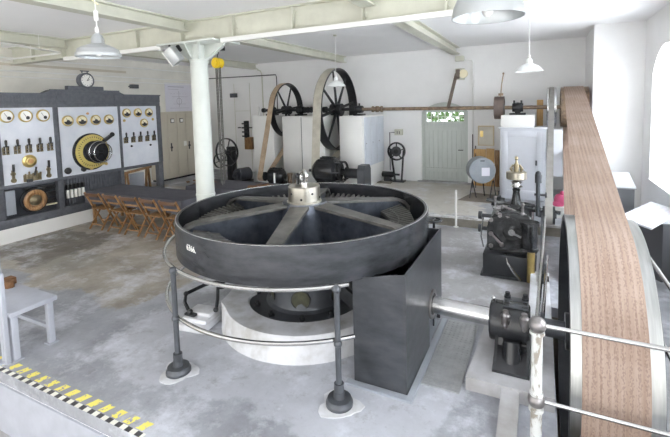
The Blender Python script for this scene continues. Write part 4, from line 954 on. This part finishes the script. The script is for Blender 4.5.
# ---------------------------------------------------------------- tables with dark cloths
def cloth_table(x0, x1, y0, y1, zt, drop, label, name='covered_table'):
    r = thing(name, label, 'table', ((x0+x1)/2, (y0+y1)/2, 0))
    g = MB(); g.box(x0+.03, x1-.03, y0+.03, y1-.03, zt-.04, zt-.006); g.build('tabletop', 'wood', r, False)
    for sx_ in (x0+.1, x1-.1):
        for sy_ in (y0+.1, y1-.1):
            g = MB(); g.bar((sx_,sy_,0), (sx_,sy_,zt-.04), .05, .05); g.build('leg', 'wood', r, False)
    g = MB(); n = 60; rows = []
    pr = []
    for i in range(n): pr.append((x0+(x1-x0)*i/n, y0, 0,-1))
    for i in range(12): pr.append((x1, y0+(y1-y0)*i/12, 1,0))
    for i in range(n): pr.append((x1-(x1-x0)*i/n, y1, 0,1))
    for i in range(12): pr.append((x0, y1-(y1-y0)*i/12, -1,0))
    top = [g.bm.verts.new((x,y,zt)) for x,y,_,_ in pr]
    g.bm.faces.new(top)
    prevr = top
    for k in range(1,5):
        t = k/4; row = []
        for i,(x,y,nx,ny) in enumerate(pr):
            off = .012+t*(.02+.018*math.sin(i*.9)+.012*math.sin(i*2.3))
            row.append(g.bm.verts.new((x+nx*off, y+ny*off, zt-drop*t*(1+.06*math.sin(i*.35)))))
        for i in range(len(pr)): g.bm.faces.new((prevr[i], prevr[(i+1)%len(pr)], row[(i+1)%len(pr)], row[i]))
        prevr = row
    o = g.build('cloth', 'cloth', r)
    return r
cloth_table(-9.10, -6.20, 5.68, 6.55, .75, .25, 'long table under a charcoal cloth beside the switchboard')
cloth_table(-7.35, -5.05, 6.9, 7.85, .75, .45, 'second table under a charcoal cloth behind the round column')
for k,(x,y) in enumerate(((-7.15,7.3),(-5.35,7.25))):
    g = MB()
    for i in range(26):
        p = Vector((x+random.gauss(0,.16), y+random.gauss(0,.12), .775+random.random()*.05))
        g.box(-.10,.10,-.035,.035,-.004,.004,0, Matrix.Translation(p) @ Matrix.Rotation(random.random()*6.28,4,'Z') @ Matrix.Rotation(random.gauss(0,.25),4,'X'))
    tag(g.build('brown_cloth_heap', 'wornflap', None, False), 'crumpled brown scraps on the second table, %s end' % ('left','right')[k], 'scraps')

# folding chairs
def make_chair():
    r = thing('folding_chair', '', 'chair', (0,0,0))
    w_ = .21
    for s_ in (-1,1):
        g = MB(); g.bar((s_*w_,.36,0), (s_*w_,-.06,.80), .022,.035); g.build('leg', 'wood', r)       # back upright leaning to front foot
        g = MB(); g.bar((s_*(w_-.03),-.02,0), (s_*(w_-.03),.30,.44), .022,.032); g.build('leg', 'wood', r)
    g = MB(); g.box(-w_+.01,w_-.01,-.075,-.055,.72,.79,.004, None); g.build('top_rail', mat('dark_brown_wood', (.14,.07,.035), .4, var=.3), r)
    g = MB(); g.box(-w_+.01,w_-.01,.0,.015,.60,.635,.003); g.build('back_slat', 'wood', r)
    g = MB()
    for i in range(6): g.box(-w_+.015,w_-.015,.06+i*.058,.106+i*.058,.425,.443,.003)
    g.build('seat', 'wood', r)
    g = MB(); g.bar((-w_,.30,.12), (w_,.30,.12), .02,.02); g.bar((-w_+.03,.03,.10), (w_-.03,.03,.10), .02,.02); g.build('stretcher', 'wood', r)
    return r
ch = make_chair()
lab = ['brown wooden folding chair at the cloth table, leftmost nearest the switchboard', 'brown wooden folding chair second from the switchboard', 'brown wooden folding chair in the middle of the row of five', 'brown wooden folding chair second from the flywheel end of the row', 'brown wooden folding chair at the flywheel end of the row']
for k, x in enumerate((-8.50,-7.93,-7.38,-6.83,-6.27)):
    c_ = ch if k == 0 else copy_tree(ch)
    c_.location = (x, 5.47, 0); c_.rotation_euler = (0,0,R((3,-2,4,-3,2)[k])); c_['label'] = lab[k]; c_['group'] = 'folding chairs along the cloth table'

# ---------------------------------------------------------------- pendant lamps
def pendant(x, y, z, rad, label, kind, ztop=ZC):
    r = thing('pendant_lamp', label, 'lamp', (x, y, z))
    if kind == 'wide':
        prof = [(rad,0),(rad*.995,.03),(rad*.93,.05),(rad*.90,.075),(rad*.72,.10),(rad*.50,.12),(rad*.30,.135),(rad*.28,.19),(rad*.2,.225),(rad*.10,.24),(rad*.10,.25)]
    elif kind == 'bowl':
        prof = [(rad,0),(rad*1.0,.015),(rad*.96,.06),(rad*.86,.11),(rad*.68,.155),(rad*.42,.185),(rad*.28,.20),(rad*.24,.26),(rad*.1,.28)]
    else:
        prof = [(rad,0),(rad*.97,.014),(rad*.80,.06),(rad*.60,.095),(rad*.36,.115),(rad*.26,.13),(rad*.22,.19),(rad*.1,.21)]
    inner = [(max(a-.006,.004), b-.006 if b > .01 else b) for a,b in prof][::-1]
    g = MB(); g.lathe((x,y,z), prof+inner, 44, closed=True); g.build('lamp_shade', 'alu' if kind != 'cone' else 'enamel', r)
    zt = z+prof[-1][1]
    g = MB(); g.cyl((x,y,zt-.01), (x,y,zt+.05), .02); g.cyl((x,y,zt+.05), (x,y,ztop), .006, seg=6)
    if kind == 'wide': g.cyl((x,y,zt+.12), (x,y,zt+.22), .022)
    g.build('lamp_cord', 'whitep', r)
    g = MB(); g.cyl((x,y,ztop-.03), (x,y,ztop), .035); g.build('ceiling_hook', 'beam', r)
    g = MB(); g.sphere((x,y,z+.05), .035, 12, (1,1,1.3)); g.build('bulb', 'bulb', r)
    return r
pendant(-4.15, 2.83, 3.07, .215, 'wide aluminium pendant lamp hanging at upper left', 'wide')
pendant(-.303, 2.743, 3.02, .215, 'large bowl-shaped aluminium pendant lamp hanging nearest the camera', 'bowl')
pendant(-.184, 7.55, 2.99, .215, 'white conical pendant lamp hanging before the rear wall on the right', 'cone')
pendant(-4.066, 8.22, 2.93, .215, 'small white pendant lamp hanging before the largest spoked pulley', 'cone')
g = MB(); g.tube([(-4.15,2.83,3.62),(-4.10,2.83,3.60),(-4.2,2.83,3.66),(-4.27,2.83,3.74),(-4.24,2.83,3.84),(-4.17,2.83,3.90)], .007, 6)
tag(g.build('cable_loop', 'dial'), 'loop of cream cable at the cord of the upper left lamp', 'cable')
# flood light
r = thing('flood_light', 'grey floodlight clamped under the main beam beside the column', 'floodlight', (-5.72, 5.3, 3.64))
mt = Matrix.Translation((-5.68,5.22,3.44)) @ Matrix.Rotation(R(-28),4,'Y') @ Matrix.Rotation(R(20),4,'X')
g = MB(); g.box(-.10,.10,-.07,.07,-.15,.13,.012,mt); g.build('lamp_housing', 'alu', r)
g = MB(); g.box(-.115,-.10,-.08,.08,-.16,.14,.003,mt); g.build('lamp_glass', 'dialw', r)
g = MB(); g.cyl((-5.85,5.3,3.634), (-5.85,5.3,3.55), .02); g.box(-5.88,-5.62,5.27,5.33,3.53,3.57); g.cyl((-5.66,5.3,3.60), (-5.60,5.3,3.52), .035); g.build('clamp', 'plastic', r)
# chain hoist
hx, hy = -5.86, 6.5
r = thing('chain_hoist', 'yellow chain hoist hanging beside the round column', 'hoist', (hx, hy, 3.64))
g = MB(); g.cyl((hx,hy-.07,3.42), (hx,hy+.07,3.42), .105, seg=24); g.cyl((hx,hy-.10,3.42), (hx,hy+.10,3.42), .06, seg=16); g.build('hoist_body', 'yellow', r)
g = MB(); g.tube([(hx,hy,3.50),(hx,hy,3.58),(hx+.03,hy,3.61),(hx+.03,hy,3.66),(hx-.02,hy,3.68)], .012); g.box(hx-.06,hx+.16,hy-.05,hy+.05,3.66,3.862); g.build('hook', 'castiron', r)
for dx,zb in ((-.055,1.0),(-.02,.95),(.025,1.0),(.06,1.05)):
    g = MB(); z = 3.36; i = 0
    while z > zb:
        if i % 2: g.box(hx+dx-.012,hx+dx+.012,hy-.004,hy+.004,z-.045,z)
        else: g.box(hx+dx-.004,hx+dx+.004,hy-.012,hy+.012,z-.045,z)
        z -= .035; i += 1
    g.build('chain', 'chain', r, False)

# ---------------------------------------------------------------- thin marker posts
for (x,y,z0,z1,lb) in ((-1.514,8.37,0,.76,'thin white post standing before the raised floor curb'),(-5.86,8.3,0,.90,'thin white post behind the flywheel near the brown belt')):
    g = MB(); g.cyl((x,y,z0), (x,y,z1), .022, seg=12); g.cyl((x,y,z0), (x,y,z0+.012), .05, seg=16); tag(g.build('white_post', 'whitep'), lb, 'post')

# ---------------------------------------------------------------- turbine governor
gx, gy = -.45, 6.62
gv = thing('turbine_governor', 'dark cast turbine governor with flyball head before the white cabinet', 'machine', (gx, gy, 0))
g = MB(); g.box(-.80,-.13,6.12,7.15,0,.33,.012); g.box(-.83,-.10,6.09,7.18,.0,.03,.005); g.build('base', 'darkgrey', gv)
g = MB(); g.prism([(-.76,.33),(-.16,.33),(-.14,.55),(-.14,.86),(-.22,.93),(-.40,.96),(-.56,.93),(-.70,.86),(-.76,.72)], 'y', 6.25, 6.95)
bmesh.ops.bevel(g.bm, geom=g.bm.edges[:], offset=.035, segments=3, affect='EDGES'); g.build('casing', 'cast_shiny', gv)
g = MB(); g.ring((-.42,6.25,.66), .12,.20,-.06,.03,36,'y'); g.build('crank_ring', 'cast_shiny', gv)
g = MB(); g.cyl((-.42,6.16,.66), (-.42,6.27,.66), .045); g.bar((-.42,6.18,.66), (-.18,6.18,.56), .05,.03); g.build('crank_arm', 'steel', gv)
g = MB(); g.cyl((-.19,6.16,.42), (-.19,6.16,.84), .105, seg=28); g.ring((-.19,6.16,.80), .10,.125,0,.04,28); g.ring((-.19,6.16,.45), .10,.12,0,.03,28); g.build('cylinder', 'cast_shiny', gv)
g = MB(); g.cyl((-.165,6.08,.02), (-.165,6.08,.44), .05, seg=20); plabel(g.build('brass_tube', 'brass', gv), 'brass tube')
for z in (.80,.60):
    g = MB(); g.cyl((-.86,6.45,z), (-.70,6.45,z), .028); g.lathe((-.87,6.45,z), [(.0,-.03),(.06,-.03),(.06,.02),(.0,.02)], 16, 'x'); g.build('side_valve', 'midgrey', gv)
g = MB(); g.tube([(-.83,6.4,.78),(-.86,6.38,.5),(-.82,6.36,.34)], .012); g.build('oil_pipe', 'steel', gv)
g = MB(); g.tube([(-.50,6.20,.33),(-.46,6.06,.25),(-.36,6.02,.12),(-.30,6.05,.03)], .018); g.build('oil_pipe', 'steel', gv)
gx2 = gx
gx = gx+.04
g = MB(); g.lathe((gx+.03,6.5,.9), [(.0,.0),(.13,.0),(.12,.05),(.07,.10),(.045,.28),(.055,.32),(.03,.35),(.0,.35)], 24); g.build('spindle_column', 'cast_shiny', gv)
g = MB(); g.lathe((gx+.03,6.5,1.24), [(.0,.0),(.035,.0),(.09,.02),(.05,.05),(.08,.09),(.03,.11),(.03,.14),(.0,.14)], 24); g.build('sleeve', 'steel', gv)
g = MB(); g.lathe((gx+.03,6.5,1.37), [(.0,.0),(.13,.0),(.14,.01),(.14,.10),(.13,.11),(.0,.11)], 32); plabel(g.build('flywheel_head', mat('old_nickel', (.50,.46,.38), .3, .9, var=.2), gv), 'old nickel rotating head')
for s_ in (-1,1):
    g = MB(); g.tube([(gx+.03+s_*.06,6.5,1.48),(gx+.03+s_*.075,6.5,1.53),(gx+.03+s_*.04,6.5,1.58)], .016); g.sphere((gx+.03+s_*.07,6.5,1.52), .025); g.build('flyball', 'bronze', gv)
g = MB(); g.lathe((gx+.03,6.5,1.47), [(.0,.0),(.035,.0),(.04,.10),(.02,.14),(.015,.18),(.026,.20),(.02,.23),(.0,.24)], 16); g.build('spindle_tip', 'bronze', gv)
g = MB(); g.cyl((-.80,6.56,1.02), (.20,6.56,.90), .028); g.cyl((-.72,6.56,1.01), (-.55,6.56,.99), .075); g.cyl((-.28,6.56,.965), (-.10,6.56,.94), .06); g.build('cross_shaft', 'cast_shiny', gv)
g = MB(); g.cyl((-.09,6.45,.86), (-.09,6.45,1.38), .03); g.cyl((-.09,6.45,1.34), (-.09,6.45,1.46), .045); g.sphere((-.09,6.45,1.47), .04); g.cyl((-.14,6.45,1.17), (.0,6.45,1.17), .018); g.cyl((-.0,6.45,1.17), (.02,6.45,1.17), .04); g.build('damper', 'darkgrey', gv)
g = MB(); g.lathe((-.62,6.5,1.04), [(.0,.0),(.03,.0),(.035,.06),(.012,.09),(.012,.14),(.0,.14)], 12); g.build('lubricator', 'castiron', gv)
g = MB(); g.tube([(-.35,6.4,.92),(-.28,6.36,1.02),(-.15,6.38,1.0)], .018); g.build('bent_pipe', 'castiron', gv)
for (a, b, rad) in (((-.62,6.28,.90),(-.30,6.24,.80),.016),((-.55,6.3,1.0),(-.25,6.3,.90),.014),((-.70,6.22,.60),(-.55,6.20,.46),.02),((-.28,6.22,.93),(-.28,6.22,1.06),.016),((-.66,6.4,.93),(-.66,6.4,1.10),.014)):
    g = MB(); g.cyl(a, b, rad, seg=10); g.sphere(a, rad*1.7, 10); g.sphere(b, rad*1.7, 10); g.build('control_rod', 'ballsteel', gv)
for (x, z) in ((-.70,.42),(-.22,.42),(-.70,.80),(-.58,.88)):
    g = MB(); g.cyl((x,6.20,z), (x,6.26,z), .03, seg=6); g.build('cover_nut', 'ballsteel', gv)
g = MB(); g.lathe((-.60,6.38,.93), [(.0,.0),(.09,.0),(.10,.03),(.06,.06),(.0,.07)], 20); g.build('filler_cap', 'steel', gv)
gv.location.x += .07
r = thing('pulley_stand', 'dark iron stand carrying the small governor pulley', 'stand', (.08, 6.2, 0))
g = MB(); g.prism([(6.30,.16),(6.05,.16),(6.42,.86),(6.62,.86),(6.62,.78)], 'x', .02, .07); g.box(.0,.10,5.85,6.4,.16,.18); g.cyl((-.02,6.55,.86), (.22,6.55,.86), .045); g.build('stand_frame', 'midgrey', r)
g = MB(); g.cyl((.06,5.75,.16), (.06,5.75,.30), .03); g.cyl((.06,5.72,.24), (.12,5.72,.24), .035); g.build('grease_cup', 'castiron', r)

# ---------------------------------------------------------------- right-hand safety rail
r = thing('safety_rail', 'chipped white rail post with ball joints and steel bars by the pit', 'railing', (.0, 3.2, 0))
px, py = -.003, 3.0
g = MB(); g.cyl((px,py,.48), (px,py,.95), .035, seg=20); g.cyl((px,py,-.0), (px,py,.40), .037, seg=20); g.ring((px,py,.92), .03,.048,0,.018,20); g.ring((px,py,.37), .03,.048,0,.018,20); g.ring((px,py,.485), .03,.044,0,.018,20)
g.build('post', 'chipped', r)
for z in (.985,.445):
    g = MB(); g.sphere((px,py,z), .057, 24); plabel(g.build('ball_joint', 'ballsteel', r), 'tarnished steel ball joint')
for z in (.985,.445):
    g = MB(); g.cyl((px,py,z), (1.75,2.99,z), .015, seg=12); g.build('cross_bar', 'steel', r)
g = MB(); g.cyl((px,py,.985), (.075,6.62,.87), .018, seg=12); g.build('long_bar', 'steel', r)
g = MB(); g.cyl((px,py,.445), (.112,6.45,.29), .018, seg=12); g.build('long_bar', 'steel', r)
g = MB(); g.cyl((px,py,0), (px,py,.02), .09, seg=24); g.build('foot_flange', 'midgrey', r)
r = thing('side_rail', 'steel handrail along the right side of the belt wheel', 'railing', (1.0, 3.2, 0))
g = MB(); g.cyl((1.02,5.35,0), (1.02,5.35,.87), .024); g.build('post', 'chipped', r)
g = MB(); g.cyl((1.02,5.35,.87), (1.02,1.9,.87), .018); g.build('long_bar', 'steel', r)
g = MB(); g.cyl((1.02,5.35,.29), (1.02,1.9,.29), .018); g.build('long_bar', 'steel', r)

# ---------------------------------------------------------------- right-hand display boxes
r = thing('display_desk', 'dark grey display desk with a sloping white information board', 'desk', (1.45, 7.7, 0))
g = MB(); g.prism([(1.20,7.35),(1.50,6.78),(1.80,6.95),(1.80,7.62),(1.35,7.62)], 'z', 0, .80); g.build('desk_body', mat('slate_grey_laminate', (.10,.105,.115), .5), r, False)
g = MB(); mt = Matrix.Translation((1.40,6.97,.885)) @ Matrix.Rotation(R(-27),4,'Z') @ Matrix.Rotation(R(12),4,'Y')
g.box(-.19,.19,-.62,.62,-.015,.015,.004,mt); g.bar((1.45,7.0,.79), (1.45,7.0,.87), .3,.3); bd = g.build('information_board', 'bluew', r)
g = MB(); mt2 = mt @ Matrix.Translation((0,0,.0165))
for k in range(4): g.box(-.14+.075*k,-.09+.075*k,-.52,.52,0,.001,0,mt2)
g.build('printed_column', 'paper', bd, False)
g = MB(); g.box(1.06,1.40,8.1,8.75,0,1.02,.006); bx = thing('grey_cupboard', 'pale-topped slate grey cupboard behind the display desk', 'cupboard', (1.23, 8.4, 0)); g.build('cupboard_body', mat('slate_cupboard', (.17,.18,.20), .5), bx)
g = MB(); g.prism([(8.08,1.02),(8.77,1.02),(8.77,1.20),(8.08,1.04)], 'x', 1.04, 1.42); g.build('sloping_lid', mat('pale_grey_lid', (.42,.44,.47), .35), bx, False)
r = thing('model_turbine', 'small brown metal model standing on the window sill', 'model', (1.95, 8.05, .98))
g = MB(); g.cyl((1.99,8.08,.98), (1.99,8.08,1.02), .10); g.cyl((1.99,8.08,1.02), (1.99,8.08,1.22), .03); g.sphere((1.99,8.08,1.17), .06); g.cyl((1.90,8.05,1.10), (2.08,8.1,1.14), .02); g.build('model_body', 'castiron', r)
g = MB(); g.box(.26,.50,9.0,9.3,.20-.2+.0,.42,.01); tag(g.build('white_crate', 'whitep'), 'white crate beyond the wheel pit between the belts', 'crate')
g = MB(); g.sphere((.36,9.1,.54), .11, 14, (1,.6,1.25)); g.sphere((.32,9.08,.47), .08, 12, (1.2,.7,.8)); g.sphere((.40,9.1,.68), .045, 10); tag(g.build('pink_bag', 'pink'), 'pink bag lying on the white crate', 'bag')

# ---------------------------------------------------------------- bench and post at lower left
r = thing('white_bench', 'pale painted low bench at the left edge', 'bench', (-5.3, 2.3, 0))
g = MB(); g.box(-6.2,-4.72,2.10,2.55,.47,.52,.008); g.build('seat', 'palegrey', r)
for (x,y) in ((-4.78,2.49),(-4.78,2.15),(-6.1,2.49),(-6.1,2.15)):
    g = MB(); g.box(x-.03,x+.03,y-.03,y+.03,0,.47,.004); g.box(x-.05,x+.05,y-.05,y+.05,0,.012); g.build('leg', 'palegrey', r)
g = MB(); g.box(-6.1,-4.8,2.475,2.505,.16,.20); g.box(-6.1,-4.8,2.135,2.165,.16,.20); g.build('stretcher', 'palegrey', r, False)
g = MB(); g.sphere((-5.45,2.45,.56), .05, 12); g.cyl((-5.45,2.45,.52), (-5.45,2.45,.60), .045); g.box(-5.62,-5.5,2.40,2.55,.52,.60,.01); tag(g.build('brown_jar', 'wornflap'), 'small brown pot on the low white bench', 'pot')
r = thing('corner_post', 'white painted upright rail post at the lower left edge', 'post', (-4.8, 2.08, 0))
g = MB(); g.cyl((-4.85,2.09,0), (-4.85,2.09,1.12), .028); g.box(-4.80,-4.765,2.06,2.10,0,.93,.004); g.cyl((-4.85,2.09,0), (-4.85,2.09,.015), .07); g.build('post_body', 'palegrey', r)
g = MB(); g.cyl((-4.85,2.09,.52), (-4.85,1.0,.52), .018); g.cyl((-4.85,2.09,1.1), (-4.85,1.0,1.1), .02); g.build('bar', 'palegrey', r)

# ---------------------------------------------------------------- world, lights, camera
W = bpy.data.worlds.new('daylight'); SC.world = W; W.use_nodes = True
bg = W.node_tree.nodes['Background']; bg.inputs['Color'].default_value = (1.,.99,.965,1); bg.inputs['Strength'].default_value = 2.9
def area(name, loc, rot, sx_, sy_, power, col=(1,1,1)):
    l = bpy.data.lights.new(name, 'AREA'); l.shape = 'RECTANGLE'; l.size = sx_; l.size_y = sy_; l.energy = power; l.color = col
    o = bpy.data.objects.new(name, l); COL.objects.link(o); o.location = loc; o.rotation_euler = rot; return o
for y0, y1 in WIN:
    area('window_daylight', (XR+.62, (y0+y1)/2, 2.15), (0, R(90), 0), 2.2, 1.6, 125, (.97,.98,1))

cam = bpy.data.cameras.new('camera'); co = bpy.data.objects.new('camera', cam); COL.objects.link(co)
MX_ = Matrix(((0.89912701, 0.01279773, -0.43750067), (0.43699492, -0.08247059, 0.89567519), (-0.02461833, -0.99651132, -0.07974408)))
right = MX_.col[0]; down = MX_.col[1]; fwd = MX_.col[2]
rot = Matrix((right, -down, -fwd)).transposed()
mw = rot.to_4x4(); mw.translation = (0, 0, 2.5); co.matrix_world = mw
cam.sensor_width = 36; cam.lens = 36*413/670
cam.shift_x = -4.5/670; cam.shift_y = -79.5/670
cam.clip_start = .05
SC.camera = co
SC.view_settings.view_transform = 'Standard'; SC.view_settings.look = 'None'; SC.view_settings.gamma = 1; SC.view_settings.use_curve_mapping = False
SC.view_settings.exposure = .25
SC.cycles.max_bounces = 10; SC.cycles.diffuse_bounces = 6
